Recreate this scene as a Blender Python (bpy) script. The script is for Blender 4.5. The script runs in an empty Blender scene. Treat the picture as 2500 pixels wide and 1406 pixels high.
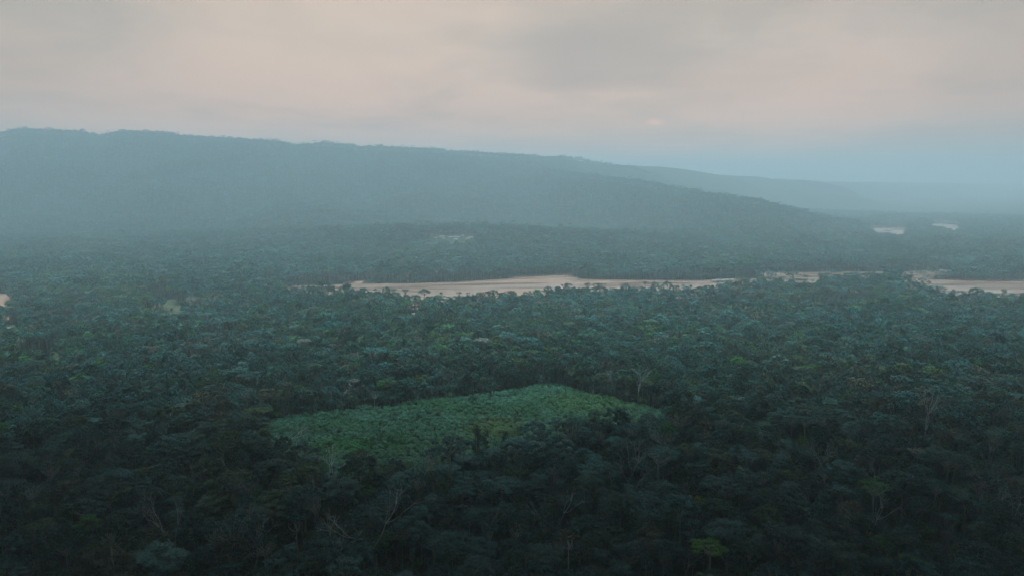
import bpy, math, random
import numpy as np
from mathutils import Vector

S = bpy.context.scene
COL = S.collection
rng = np.random.default_rng(7)
random.seed(7)
R = math.radians

# ---------------------------------------------------------------- camera
FPX = 1667.0                      # focal length in photo pixels (2500 wide)
CAMZ = 165.0
PITCH = R(9.0)
cd = bpy.data.cameras.new('camera')
cam = bpy.data.objects.new('camera', cd)
COL.objects.link(cam)
cam.location = (0, 0, CAMZ)
cam.rotation_euler = (R(90) - PITCH, 0, 0)
cd.sensor_width = 36.0
cd.lens = FPX / 2500 * 36
cd.clip_start = 1.0
cd.clip_end = 90000
S.camera = cam

# ---------------------------------------------------------------- sky
SUN_EL, SUN_AZ = R(9), R(11.5)     # azimuth to the right of the view axis (+Y)
w = bpy.data.worlds.new('World'); S.world = w
w.use_nodes = True
nt = w.node_tree; nt.nodes.clear()
def N(t, tree=None, **kw):
    n = (tree or nt).nodes.new(t)
    for k, v in kw.items():
        if k in n.inputs: n.inputs[k].default_value = v
        else: setattr(n, k, v)
    return n
def Lk(a, b, tree=None): (tree or nt).links.new(a, b)
def sock(n, i, v, tree):
    if isinstance(v, (int, float)): n.inputs[i].default_value = v
    elif isinstance(v, (tuple, list)): n.inputs[i].default_value = v
    else: tree.links.new(v, n.inputs[i])
def M(op, a, b=0.0, c=None, clamp=False, tree=None):
    tree = tree or nt
    n = tree.nodes.new('ShaderNodeMath'); n.operation = op; n.use_clamp = clamp
    sock(n, 0, a, tree); sock(n, 1, b, tree)
    if c is not None: sock(n, 2, c, tree)
    return n.outputs[0]
def SM(v, lo, hi, tree=None):      # smoothstep
    tree = tree or nt
    n = tree.nodes.new('ShaderNodeMapRange'); n.interpolation_type = 'SMOOTHSTEP'
    sock(n, 0, v, tree); n.inputs[1].default_value = lo; n.inputs[2].default_value = hi
    return n.outputs[0]
def MIX(f, a, b, tree=None, mode='MIX'):
    tree = tree or nt
    n = tree.nodes.new('ShaderNodeMix'); n.data_type = 'RGBA'; n.blend_type = mode
    sock(n, 0, f, tree)
    for i, v in ((6, a), (7, b)):
        if isinstance(v, (tuple, list)): n.inputs[i].default_value = tuple(v) + ((1,) if len(v) == 3 else ())
        else: tree.links.new(v, n.inputs[i])
    return n.outputs[2]

tc = N('ShaderNodeTexCoord')
sep = N('ShaderNodeSeparateXYZ'); Lk(tc.outputs['Generated'], sep.inputs[0])
X, Y, Z = sep.outputs
az = M('MULTIPLY', M('ARCTAN2', X, Y), 57.2958)          # degrees right of +Y
el = M('MULTIPLY', M('ARCSINE', Z), 57.2958)
zz = M('ADD', M('MAXIMUM', Z, 0.0), 0.13)
cmb = N('ShaderNodeCombineXYZ')
Lk(M('DIVIDE', X, zz), cmb.inputs[0]); Lk(M('DIVIDE', Y, zz), cmb.inputs[1])
n1 = N('ShaderNodeTexNoise', Scale=0.75, Detail=8.0, Roughness=0.56, Distortion=0.35); Lk(cmb.outputs[0], n1.inputs['Vector'])
cmb2 = N('ShaderNodeCombineXYZ')
Lk(M('MULTIPLY', az, 0.05), cmb2.inputs[0]); Lk(M('MULTIPLY', el, 0.14), cmb2.inputs[1])
n2 = N('ShaderNodeTexNoise', Scale=3.2, Detail=7.0, Roughness=0.58, Distortion=0.5); Lk(cmb2.outputs[0], n2.inputs['Vector'])
def blob(a0, e0, ra, re, lo=0.35, hi=1.25, wob=0.55):
    dx = M('DIVIDE', M('SUBTRACT', az, a0), ra); dy = M('DIVIDE', M('SUBTRACT', el, e0), re)
    d = M('SQRT', M('ADD', M('MULTIPLY', dx, dx), M('MULTIPLY', dy, dy)))
    d = M('ADD', d, M('MULTIPLY', M('SUBTRACT', n2.outputs['Fac'], 0.5), wob * 2))
    return M('SUBTRACT', 1.0, SM(d, lo, hi))
cl = SM(n1.outputs['Fac'], 0.38, 0.6)
SKY = 10.0                                      # radiances below are divided out by the background strength 0.1
light, grey = (0.635, 0.57, 0.52), (0.475, 0.46, 0.44)
c = MIX(cl, grey, light)
c = MIX(M('MULTIPLY', blob(7.5, 9.6, 9.5, 3.2), 0.9), c, (0.43, 0.42, 0.42))      # grey clouds over the middle
c = MIX(M('MULTIPLY', blob(9.0, 7.6, 9.0, 0.8), 0.5), c, (0.38, 0.375, 0.375))
c = MIX(M('MULTIPLY', blob(22.0, 14.4, 5.5, 1.6), 0.8), c, (0.40, 0.405, 0.405))
c = MIX(M('MULTIPLY', blob(-14.0, 10.5, 15.0, 6.0), 0.7), c, (0.74, 0.64, 0.55))   # paler, warmer break
c = MIX(M('MULTIPLY', blob(20.0, 7.5, 7.0, 2.6), 0.45), c, (0.64, 0.555, 0.50))
c = MIX(M('MULTIPLY', blob(-36.0, 9.0, 12.0, 9.0), 0.4), c, (0.48, 0.485, 0.45))
c = MIX(M('MULTIPLY', blob(38.0, 6.0, 10.0, 9.0), 0.45), c, (0.42, 0.43, 0.41))
warm = blob(7.0, 3.5, 19.0, 3.5, 0.0, 1.3)
c = MIX(M('MULTIPLY', warm, 0.4), c, (0.60, 0.50, 0.43))
gap = blob(11.5, 4.5, 0.8, 0.30, 0.1, 1.2, 1.6)
c = MIX(M('MULTIPLY', gap, 0.6), c, (0.90, 0.74, 0.62))
# unseen sky dimmed around, bright zenith added to light the distance
hi_d = SM(el, 14.5, 24.0)
back = SM(Y, 0.35, -0.5)
c = MIX(hi_d, c, (0.28, 0.35, 0.40))
c = MIX(SM(el, 54.0, 82.0), c, (7.7, 10.4, 11.7))  # added glow overhead, out of view, brightens the far haze and crowns
c = MIX(M('MULTIPLY', M('MULTIPLY', back, 0.6), M('SUBTRACT', 1.0, SM(el, 25.0, 50.0))), c, (0.25, 0.28, 0.31))
c = MIX(M('MULTIPLY', SM(M('ABSOLUTE', az), 45.0, 75.0), M('SUBTRACT', 1.0, SM(el, 30.0, 50.0))), c, (0.10, 0.13, 0.15))  # unseen sides darkened so less light reaches the near haze
low = M('SUBTRACT', 1.0, SM(el, 0.0, 12.0))
c = MIX(low, c, MIX(1.0, c, (1.42, 0.965, 0.80), mode='MULTIPLY'))
c = MIX(M('SUBTRACT', 1.0, SM(el, 14.5, 24.0)), c, MIX(1.0, c, (1.18, 1.09, 1.04), mode='MULTIPLY'))
sc = N('ShaderNodeVectorMath', operation='SCALE'); Lk(c, sc.inputs[0]); sc.inputs['Scale'].default_value = SKY
sk = N('ShaderNodeTexSky'); sk.sky_type = 'NISHITA'; sk.sun_disc = False
sk.sun_elevation = SUN_EL; sk.sun_rotation = SUN_AZ; sk.dust_density = 3.0
skc = MIX(0.01, sc.outputs[0], sk.outputs[0])
bg = N('ShaderNodeBackground', Strength=0.1); Lk(skc, bg.inputs['Color'])
out = N('ShaderNodeOutputWorld'); Lk(bg.outputs[0], out.inputs['Surface'])

sun = bpy.data.lights.new('sun', 'SUN'); sun.energy = 0.12; sun.angle = R(16); sun.color = (1.0, 0.86, 0.72)
so = bpy.data.objects.new('sun', sun); COL.objects.link(so)
sd = Vector((math.sin(SUN_AZ) * math.cos(SUN_EL), math.cos(SUN_AZ) * math.cos(SUN_EL), math.sin(SUN_EL)))
so.rotation_euler = sd.to_track_quat('Z', 'Y').to_euler()
so.location = (0, 0, 300)

S.view_settings.view_transform = 'Standard'; S.view_settings.look = 'None'
S.view_settings.exposure = 0.0; S.view_settings.gamma = 1.0
S.render.engine = 'CYCLES'
cy = S.cycles
cy.max_bounces = 5; cy.diffuse_bounces = 2; cy.glossy_bounces = 1; cy.transmission_bounces = 0
cy.volume_bounces = 3; cy.transparent_max_bounces = 4
cy.use_denoising = True
cy.sample_clamp_indirect = 4.0
cy.caustics_reflective = False; cy.caustics_refractive = False

HAZE_DENSITY = 3.8e-4
HAZE_COLOR = (0.82, 0.92, 0.955)
HAZE_G = -0.1
HAZE_TOP = 400.0
SHADE_Y, SHADE_Z = 475.0, 440.0  # front edge and height of the unseen slab shading the foreground

# ---------------------------------------------------------------- helpers
def tag(o, label=None, cat=None, group=None, kind=None):
    if label: o['label'] = label
    if cat: o['category'] = cat
    if group: o['group'] = group
    if kind: o['kind'] = kind
    return o
def unproj(px, py, z=0.0):
    """photo pixel -> world point on the plane at height z (above the ground plane)"""
    dx, dy = (px - 1250) / FPX, (703 - py) / FPX
    d = np.array([dx, math.cos(PITCH) + dy * math.sin(PITCH), -math.sin(PITCH) + dy * math.cos(PITCH)])
    t = (z - CAMZ) / d[2]
    return d[0] * t, d[1] * t
def proj(x, y, z):
    x, y, z = np.asarray(x, float), np.asarray(y, float), np.asarray(z, float) - CAMZ
    f = y * math.cos(PITCH) - z * math.sin(PITCH)
    u = y * math.sin(PITCH) + z * math.cos(PITCH)
    f = np.maximum(f, 1e-3)
    return 1250 + FPX * x / f, 703 - FPX * u / f
def inpoly(x, y, poly):
    x, y = np.asarray(x), np.asarray(y)
    r = np.zeros(x.shape, bool)
    n = len(poly)
    for i in range(n):
        x1, y1 = poly[i]; x2, y2 = poly[(i + 1) % n]
        cnd = ((y1 > y) != (y2 > y)) & (x < (x2 - x1) * (y - y1) / (y2 - y1 + 1e-12) + x1)
        r ^= cnd
    return r
def inwarp(x, y, poly, amp=6.0, sc=22.0):
    return inpoly(x + (fbm(x, y, sc, 401, 3) - 0.5) * amp * 2, y + (fbm(x, y, sc, 407, 3) - 0.5) * amp * 2, poly)
def hash2(ix, iy, seed):
    h = (ix.astype(np.int64) * 374761393 + iy.astype(np.int64) * 668265263 + seed * 1442695041) & 0x7fffffff
    h = ((h ^ (h >> 13)) * 1274126177) & 0x7fffffff
    return ((h ^ (h >> 16)) & 0xffff) / 65535.0
def vnoise(x, y, scale, seed=0):
    x = np.asarray(x, float) / scale; y = np.asarray(y, float) / scale
    ix, iy = np.floor(x), np.floor(y); fx, fy = x - ix, y - iy
    fx = fx * fx * (3 - 2 * fx); fy = fy * fy * (3 - 2 * fy)
    a = hash2(ix, iy, seed); b = hash2(ix + 1, iy, seed); c_ = hash2(ix, iy + 1, seed); d = hash2(ix + 1, iy + 1, seed)
    return (a * (1 - fx) + b * fx) * (1 - fy) + (c_ * (1 - fx) + d * fx) * fy
def fbm(x, y, scale, seed=0, oct=4):
    v = 0; a = 0.5; t = 0
    for i in range(oct):
        v = v + a * vnoise(x, y, scale / 2 ** i, seed + i * 17); t += a; a *= 0.5
    return v / t
def sstep(v, a, b):
    t = np.clip((v - a) / (b - a), 0, 1); return t * t * (3 - 2 * t)

# ---------------------------------------------------------------- plan: river, fields (ground polygons)
TREE = 19.0
def gp(far, near, zn=TREE, zf=0.0):
    """ground polygon from photo edges: far edge seen at the ground, near edge seen over the bank's tree tops"""
    return [unproj(px, py, zf) for px, py in far] + [unproj(px, py, zn) for px, py in reversed(near)]
river_main = gp([(690, 697), (800, 696), (870, 692), (1010, 692), (1130, 687), (1260, 678), (1390, 671), (1420, 681), (1560, 684), (1720, 684), (1790, 680), (1850, 680)],
                [(690, 701), (800, 705), (900, 712), (1040, 722), (1140, 722), (1260, 716), (1340, 706), (1450, 700), (1560, 697), (1700, 695), (1790, 687), (1850, 684)])
river_right = gp([(2200, 683), (2300, 684), (2420, 687), (2520, 688), (2700, 690)],
                 [(2200, 687), (2280, 702), (2340, 713), (2420, 716), (2520, 714), (2700, 716)])
channel = gp([(1850, 662), (1960, 665), (2060, 663), (2200, 664), (2330, 655)],
             [(1850, 668), (1960, 675), (2060, 677), (2200, 670), (2330, 661)], zn=11)
back_channel = gp([(2205, 657), (2335, 654)], [(2205, 661), (2335, 659)], zn=4)
far_a = gp([(2120, 559), (2205, 557), (2215, 566)], [(2120, 562), (2160, 567), (2212, 573)], zn=20)
far_b = gp([(2275, 545), (2320, 548), (2345, 551)], [(2275, 551), (2320, 559), (2345, 557)], zn=20)
far_c = gp([(2215, 586), (2240, 588)], [(2215, 589), (2240, 592)], zn=2)
sand_left = gp([(-90, 716), (24, 718)], [(-90, 746), (-10, 748), (20, 742)], zn=19)
bank_stream = gp([(760, 694), (850, 693), (895, 685)], [(760, 698), (860, 697), (893, 694)], zn=2)
WATER = [river_main, river_right, channel, far_a, far_b, far_c]
field = [unproj(*p) for p in [(625, 1038), (760, 1012), (870, 1002), (1010, 985), (1150, 970), (1290, 948), (1370, 940), (1440, 962), (1530, 984), (1625, 1006)]] + \
        [unproj(*p, 15) for p in [(1625, 1040), (1480, 1030), (1400, 1040), (1310, 1052), (1270, 1080), (1190, 1085), (1160, 1110), (1050, 1110), (980, 1140), (900, 1150), (800, 1130), (720, 1090), (660, 1060)]]
clear = [gp([(350, 772), (410, 764), (450, 768)], [(350, 781), (450, 781)], zn=8),
         gp([(400, 745), (500, 746)], [(400, 752), (500, 751)], zn=8),
         gp([(355, 727), (430, 730)], [(355, 737), (430, 739)], zn=8),
         gp([(590, 742), (625, 742)], [(590, 748), (625, 748)], zn=8),
         gp([(992, 764), (1030, 765)], [(992, 775), (1030, 776)], zn=3),
         gp([(10, 790), (60, 792)], [(10, 812), (60, 812)], zn=10),
         gp([(1640, 742), (1800, 740), (1850, 748)], [(1640, 756), (1850, 758)], zn=8),
         gp([(1700, 690), (1900, 692), (2000, 694)], [(1700, 704), (2000, 706)], zn=8),
         gp([(1960, 745), (2120, 740)], [(1960, 752), (2120, 750)], zn=8)]
meadow = gp([(40, 856), (140, 858)], [(30, 882), (150, 880)], zn=10)
VX, VY = unproj(1108, 581, 30.0)
village_c = (VX, VY)

# ---------------------------------------------------------------- terrain height
RP = [(-600, 330), (-300, 318), (0, 326), (60, 315), (215, 321), (255, 330), (300, 319), (400, 324), (440, 332), (600, 340), (700, 345), (730, 351), (790, 344), (860, 349), (880, 356), (920, 353), (1050, 360), (1160, 372), (1250, 377), (1340, 385), (1370, 381), (1440, 391), (1560, 400), (1610, 402), (1700, 413), (1800, 425), (1900, 431), (2000, 437), (2100, 441), (2300, 444), (2500, 447), (3200, 450)]
RPx, RPy = np.array(RP, float).T
SP = [(900, 380), (1100, 392), (1250, 405), (1400, 422), (1500, 434), (1600, 448), (1680, 460), (1750, 470), (1850, 484), (1930, 504), (2020, 530), (2100, 548), (2150, 565), (2200, 590), (2300, 640)]
SPx, SPy = np.array(SP, float).T
def elev(py, px):     # tan of elevation angle of a photo row for the horizontal distance along the ray
    dy = (703 - py) / FPX; dx = (px - 1250) / FPX
    fz = -math.sin(PITCH) + dy * math.cos(PITCH)
    fy = math.cos(PITCH) + dy * math.sin(PITCH)
    return fz / fy                                  # per metre of Y
def height(x, y):
    x = np.asarray(x, float); y = np.asarray(y, float)
    yy = np.maximum(y, 1.0)
    # the ridge in terms of forward distance Y and the column it is seen in
    px = 1250 + FPX * (x / yy) / math.cos(PITCH)
    px = np.where(y > 50, np.clip(px, -600, 3200), np.where(x < 0, -600, 3200))
    Yc = np.interp(px, [-600, 0, 600, 1250, 1750, 2100, 2500, 3200], [2700, 2900, 3050, 3400, 4300, 6200, 8500, 9500])
    Yf = np.interp(px, [-600, 0, 600, 1250, 1750, 2000, 2200, 2500, 3200], [1750, 1800, 1850, 1900, 2300, 3000, 3900, 5200, 6000])
    ry = np.interp(px, RPx, RPy)
    Hc = CAMZ + Yc * elev(ry + 6000.0 / Yc * 1.6, px)      # leave room for the crowns on top
    t = (y - Yf) / (Yc - Yf)
    prof = np.where(t < 1, 0.55 * sstep(t, 0, 1) + 0.45 * np.clip(t, 0, 1) ** 1.3, 1 - 0.25 * np.clip((t - 1) * 1.2, 0, 1))
    rug = fbm(x, y, 620, 5, 4) - 0.5
    gul = np.abs(fbm(x + 300, y, 420, 9, 3) - 0.5) * 2
    h = Hc * prof
    side = np.clip(prof * 4, 0, 1) * np.clip((1 - t) * 3.2, 0, 1)
    h = h + side * (rug * 150 - (0.35 - gul) * 85)
    # the nearer spur running down to the right
    sy = np.interp(px, SPx, SPy)
    Ys = np.interp(px, [900, 1250, 1500, 1750, 2150, 2400], [3200, 3050, 2700, 2350, 2080, 2000])
    Hs = np.maximum(CAMZ + Ys * elev(sy + 6.0, px) , 0)
    Hs = np.where((px > 900) & (px < 2300), Hs, 0) * sstep(px, 900, 1350)
    ts = (y - Ys)
    wf = np.interp(px, [900, 1750, 2150], [900, 620, 420]); sp = np.where(ts < 0, sstep(ts / wf, -1, 0), 1 - sstep(ts, 0, 500))
    hs = Hs * sp + np.clip(Hs / 60, 0, 1) * sp * (1 - sp) * 4 * (rug * 30)
    k = 18.0
    hm = np.log(np.exp(np.clip(h / k, -5, 40)) + np.exp(np.clip(hs / k, -5, 40))) * k - k * math.log(2)
    hm = np.where((h < 1) & (hs < 1), 0, np.maximum(hm, 0))
    # gentle swells in the lowland beyond the river
    low = (fbm(x, y, 700, 31, 3) - 0.35) * 26 * sstep(y, 1350, 1750)
    near = (fbm(x, y, 260, 41, 3) - 0.5) * 9 * (1 - sstep(y, 560, 700)) * sstep(np.hypot(x, y), 60, 200)
    fx, fy = 0.0, 470.0
    near = near * sstep(np.hypot((x - fx) / 190, (y - fy) / 110), 1.0, 1.5)
    low = low * sstep(np.hypot(x - 1400, y - 2300), 500, 900)
    vil = 30 * np.exp(-(((x - VX) / 480) ** 2 + ((y - VY - 90) / 170) ** 2))
    return np.where(y > 0, hm + low + near + vil, 0)

def arr_mesh(name, V, F, mats=(), mi=None, smooth=False):
    """V (n,3), F (m,k) with one face size"""
    me = bpy.data.meshes.new(name)
    V = np.ascontiguousarray(V, np.float32); F = np.ascontiguousarray(F, np.int32)
    m, k = F.shape
    me.vertices.add(len(V)); me.vertices.foreach_set('co', V.ravel())
    me.loops.add(m * k); me.loops.foreach_set('vertex_index', F.ravel())
    me.polygons.add(m); me.polygons.foreach_set('loop_start', np.arange(0, m * k, k, dtype=np.int32))
    for mt in mats: me.materials.append(mt)
    if mi is not None: me.polygons.foreach_set('material_index', np.ascontiguousarray(mi, np.int32))
    if smooth: me.polygons.foreach_set('use_smooth', np.ones(m, bool))
    me.update(calc_edges=True); me.validate()
    return me
def link(name, me, parent=None):
    o = bpy.data.objects.new(name, me); COL.objects.link(o)
    if parent: o.parent = parent
    return o

# ---------------------------------------------------------------- materials
def newmat(name):
    m = bpy.data.materials.new(name); m.use_nodes = True
    t = m.node_tree; b = t.nodes['Principled BSDF']
    return m, t, b
def foliage(name, a, b_, rough=0.6, spec=0.22, patch=None):
    """leaf colour varies from tree to tree, from spray to spray and across the land"""
    m, t, b = newmat(name)
    oi = t.nodes.new('ShaderNodeObjectInfo')
    geo = t.nodes.new('ShaderNodeNewGeometry')
    no = t.nodes.new('ShaderNodeTexNoise'); no.inputs['Scale'].default_value = 0.22; no.inputs['Detail'].default_value = 2
    t.links.new(geo.outputs['Position'], no.inputs['Vector'])
    f = M('ADD', M('MULTIPLY', oi.outputs['Random'], 0.6, tree=t), M('MULTIPLY', SM(no.outputs['Fac'], 0.3, 0.7, t), 0.4, tree=t), tree=t)
    g_ = 1.55; a = tuple(v * g_ * k for v, k in zip(a, (0.51, 1.03, 1.12))); b_ = tuple(v * g_ * k for v, k in zip(b_, (0.54, 1.06, 1.04)))
    col = MIX(f, a, b_, t)
    nb = t.nodes.new('ShaderNodeTexNoise'); nb.inputs['Scale'].default_value = 0.006; nb.inputs['Detail'].default_value = 3
    t.links.new(geo.outputs['Position'], nb.inputs['Vector'])
    col = MIX(M('MULTIPLY', SM(nb.outputs['Fac'], 0.5, 0.68, t), 0.4, tree=t), col, MIX(0.5, col, (0.09, 0.085, 0.05), t), t)
    pt = M('MULTIPLY_ADD', M('FRACT', M('MULTIPLY', oi.outputs['Random'], 37.7, tree=t), tree=t), 0.9, 0.58, tree=t)
    lf = t.nodes.new('ShaderNodeMath'); lf.operation = 'MULTIPLY_ADD'
    t.links.new(geo.outputs['Random Per Island'], lf.inputs[0]); lf.inputs[1].default_value = 1.3; lf.inputs[2].default_value = 0.4
    vm = t.nodes.new('ShaderNodeVectorMath'); vm.operation = 'SCALE'
    t.links.new(col, vm.inputs[0]); t.links.new(lf.outputs[0], vm.inputs['Scale'])
    vm2 = t.nodes.new('ShaderNodeVectorMath'); vm2.operation = 'SCALE'; t.links.new(vm.outputs[0], vm2.inputs[0]); t.links.new(pt, vm2.inputs['Scale'])
    t.links.new(vm2.outputs[0], b.inputs['Base Color'])
    b.inputs['Roughness'].default_value = rough; b.inputs['Specular IOR Level'].default_value = spec
    return m
FOL = {
    'dark green': foliage('foliage_dark_green', (0.022, 0.042, 0.026), (0.035, 0.062, 0.038)),
    'blue green': foliage('foliage_blue_green', (0.028, 0.055, 0.050), (0.045, 0.082, 0.070)),
    'grey green': foliage('foliage_grey_green', (0.055, 0.075, 0.062), (0.085, 0.105, 0.085)),
    'olive': foliage('foliage_olive', (0.075, 0.068, 0.026), (0.105, 0.092, 0.034)),
    'bright green': foliage('foliage_bright_green', (0.048, 0.085, 0.022), (0.075, 0.120, 0.030)),
    'lime': foliage('foliage_lime', (0.110, 0.150, 0.016), (0.150, 0.200, 0.022)),
    'russet': foliage('foliage_russet', (0.100, 0.052, 0.032), (0.150, 0.075, 0.045)),
    'yellow': foliage('foliage_yellow', (0.36, 0.22, 0.04), (0.48, 0.30, 0.05)),
    'pinkish': foliage('foliage_pinkish', (0.250, 0.125, 0.100), (0.310, 0.155, 0.120)),
}
def bark(name, a, b_):
    m, t, b = newmat(name)
    oi = t.nodes.new('ShaderNodeObjectInfo'); tcn = t.nodes.new('ShaderNodeTexCoord')
    no = t.nodes.new('ShaderNodeTexNoise'); no.inputs['Scale'].default_value = 1.3; no.inputs['Detail'].default_value = 4
    t.links.new(tcn.outputs['Object'], no.inputs['Vector'])
    f = M('ADD', M('MULTIPLY', oi.outputs['Random'], 0.5, tree=t), M('MULTIPLY', no.outputs['Fac'], 0.5, tree=t), tree=t)
    t.links.new(MIX(f, a, b_, t), b.inputs['Base Color']); b.inputs['Roughness'].default_value = 0.85
    return m
BARK = bark('bark_pale', (0.20, 0.19, 0.16), (0.60, 0.57, 0.52))
BARK_W = bark('bark_bleached', (0.62, 0.60, 0.56), (0.80, 0.78, 0.74))

def ground_mat():
    m, t, b = newmat('forest_floor')
    g = t.nodes.new('ShaderNodeNewGeometry')
    n = t.nodes.new('ShaderNodeTexNoise'); n.inputs['Scale'].default_value = 0.06; n.inputs['Detail'].default_value = 8; n.inputs['Roughness'].default_value = 0.65
    t.links.new(g.outputs['Position'], n.inputs['Vector'])
    n2_ = t.nodes.new('ShaderNodeTexNoise'); n2_.inputs['Scale'].default_value = 0.004; n2_.inputs['Detail'].default_value = 4
    t.links.new(g.outputs['Position'], n2_.inputs['Vector'])
    col = MIX(SM(n.outputs['Fac'], 0.35, 0.65, t), (0.018, 0.026, 0.016), (0.045, 0.062, 0.032), t)
    col = MIX(M('MULTIPLY', SM(n2_.outputs['Fac'], 0.45, 0.6, t), 0.5, tree=t), col, (0.05, 0.055, 0.03), t)
    at = t.nodes.new('ShaderNodeAttribute'); at.attribute_name = 'grass'
    col = MIX(at.outputs['Fac'], col, MIX(SM(n.outputs['Fac'], 0.35, 0.65, t), (0.07, 0.085, 0.045), (0.13, 0.135, 0.08), t), t)
    t.links.new(col, b.inputs['Base Color']); b.inputs['Roughness'].default_value = 0.95; b.inputs['Specular IOR Level'].default_value = 0.05
    bp = t.nodes.new('ShaderNodeBump'); bp.inputs['Distance'].default_value = 6; bp.inputs['Strength'].default_value = 0.6
    t.links.new(n.outputs['Fac'], bp.inputs['Height']); t.links.new(bp.outputs[0], b.inputs['Normal'])
    return m
def noisy(name, a, b_, scale, rough=0.9, spec=0.2, stretch=(1, 1, 1)):
    m, t, b = newmat(name)
    g = t.nodes.new('ShaderNodeNewGeometry')
    mp = t.nodes.new('ShaderNodeMapping'); mp.inputs['Scale'].default_value = stretch
    t.links.new(g.outputs['Position'], mp.inputs[0])
    n = t.nodes.new('ShaderNodeTexNoise'); n.inputs['Scale'].default_value = scale; n.inputs['Detail'].default_value = 6
    t.links.new(mp.outputs[0], n.inputs['Vector'])
    t.links.new(MIX(SM(n.outputs['Fac'], 0.35, 0.65, t), a, b_, t), b.inputs['Base Color'])
    b.inputs['Roughness'].default_value = rough; b.inputs['Specular IOR Level'].default_value = spec
    return m, t, b
def water_mat():
    m, t, b = noisy('silty_water', (0.24, 0.135, 0.095), (0.46, 0.285, 0.205), 0.008, rough=0.22, spec=0.5, stretch=(1, 5, 1))
    g = t.nodes.new('ShaderNodeNewGeometry')
    n = t.nodes.new('ShaderNodeTexNoise'); n.inputs['Scale'].default_value = 0.5; n.inputs['Detail'].default_value = 5
    t.links.new(g.outputs['Position'], n.inputs['Vector'])
    bp = t.nodes.new('ShaderNodeBump'); bp.inputs['Distance'].default_value = 0.15; bp.inputs['Strength'].default_value = 0.5
    t.links.new(n.outputs['Fac'], bp.inputs['Height']); t.links.new(bp.outputs[0], b.inputs['Normal'])
    return m
WATER_M = water_mat()
SAND_M = noisy('river_sand', (0.34, 0.18, 0.12), (0.44, 0.26, 0.18), 0.03, stretch=(1, 5, 1))[0]
SOIL_M = noisy('field_soil', (0.03, 0.035, 0.02), (0.05, 0.06, 0.03), 0.1)[0]

# ---------------------------------------------------------------- setting: ground sheet
azs = np.concatenate([np.arange(-46, 46.01, 0.3), np.arange(50, 311, 8)])
azs = np.radians(np.sort(azs))
ds = np.concatenate([np.arange(20, 200, 30), np.geomspace(200, 5200, 420), np.geomspace(5300, 42000, 40)])
AZ, D = np.meshgrid(azs, ds)
GX, GY = np.sin(AZ) * D, np.cos(AZ) * D
GZ = height(GX, GY)
na, nd = len(azs), len(ds)
V = np.stack([GX.ravel(), GY.ravel(), GZ.ravel()], 1)
V = np.vstack([V, [[0, 0, 0]]])
i, j = np.meshgrid(np.arange(nd - 1), np.arange(na), indexing='ij')
a = i * na + j; b_ = i * na + (j + 1) % na
F = np.stack([a, b_, b_ + na, a + na], -1).reshape(-1, 4)[:, ::-1]
cen = len(V) - 1
# the middle disc as thin quads (centre repeated through a tiny inner ring)
inner = np.stack([np.sin(azs) * 0.5, np.cos(azs) * 0.5, np.zeros(na)], 1)
V = np.vstack([V[:-1], inner]); base = nd * na
jj = np.arange(na); F2 = np.stack([base + jj, base + (jj + 1) % na, (jj + 1) % na, jj], 1)[:, ::-1]
F = np.vstack([F, F2])
ground = link('ground', arr_mesh('ground', V, F, [ground_mat()], smooth=True))
tag(ground, kind='structure')
gxv, gyv = V[:, 0], V[:, 1]
wx = gxv + (fbm(gxv, gyv, 40, 3, 3) - 0.5) * 30; wy = gyv + (fbm(gxv, gyv, 40, 4, 3) - 0.5) * 40
grass = np.zeros(len(V))
for p in clear + [meadow]: grass = np.where(inpoly(wx, wy, p), 1.0, grass)
grass = np.where(np.hypot((wx - VX) / 66, (wy - VY) / 80) < 1, 0.3, grass)
grass = np.where(np.hypot((wx - 345) / 32, (wy - 1085) / 50) < 1, 0.8, grass)
ga = ground.data.attributes.new('grass', 'FLOAT', 'POINT'); ga.data.foreach_set('value', grass.astype(np.float32))

def sheet(name, polys, z, mat, wob=0.0, kind='structure', step=None):
    """flat sheets laid on the ground, edges broken up so banks are not straight"""
    me = bpy.data.meshes.new(name)
    vs, fs = [], []
    for poly in polys:
        pts = []
        n = len(poly)
        for q in range(n):
            p, r_ = np.array(poly[q]), np.array(poly[(q + 1) % n])
            L = np.linalg.norm(r_ - p); k = max(1, int(L / 14))
            for s_ in range(k):
                c_ = p + (r_ - p) * s_ / k
                if wob: c_ = c_ + (np.array([vnoise(c_[0], c_[1], 30, 3), vnoise(c_[0], c_[1], 30, 4)]) - 0.5) * wob
                pts.append(c_)
        st = len(vs)
        vs += [(float(p[0]), float(p[1]), z + float(height(p[0], p[1])) * (0 if p[1] < 1300 else 1)) for p in pts]
        fs.append(list(range(st, st + len(pts))))
    me.from_pydata(vs, [], fs); me.materials.append(mat); me.update()
    return me
def area_obj(name, polys, z, mat, wob=0.0, label=None):
    o = link(name, sheet(name, polys, z, mat, wob)); tag(o, label, kind='structure'); return o
area_obj('river', [river_main], 0.30, WATER_M, 6)
area_obj('river', [river_right], 0.30, WATER_M, 8)
area_obj('side_channel', [channel], 0.30, WATER_M, 5)
area_obj('far_water', [far_a, far_b, far_c], 1.2, WATER_M, 8)
sb1 = gp([(1120, 692), (1260, 683), (1370, 681), (1400, 688)], [(1120, 693), (1250, 690), (1380, 690), (1400, 690)], zn=0)
sb2 = gp([(1180, 709), (1300, 707), (1350, 705)], [(1120, 723), (1260, 718), (1350, 708)], zn=TREE)
sb3 = gp([(840, 688), (893, 684)], [(840, 694), (880, 694)], zn=0)
sb4 = gp([(2200, 680), (2520, 684)], [(2200, 685), (2520, 690)], zn=0)
sb5 = gp([(1240, 676), (1330, 671), (1395, 669), (1400, 674)], [(1240, 680), (1330, 676), (1395, 674)], zn=0)
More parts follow.
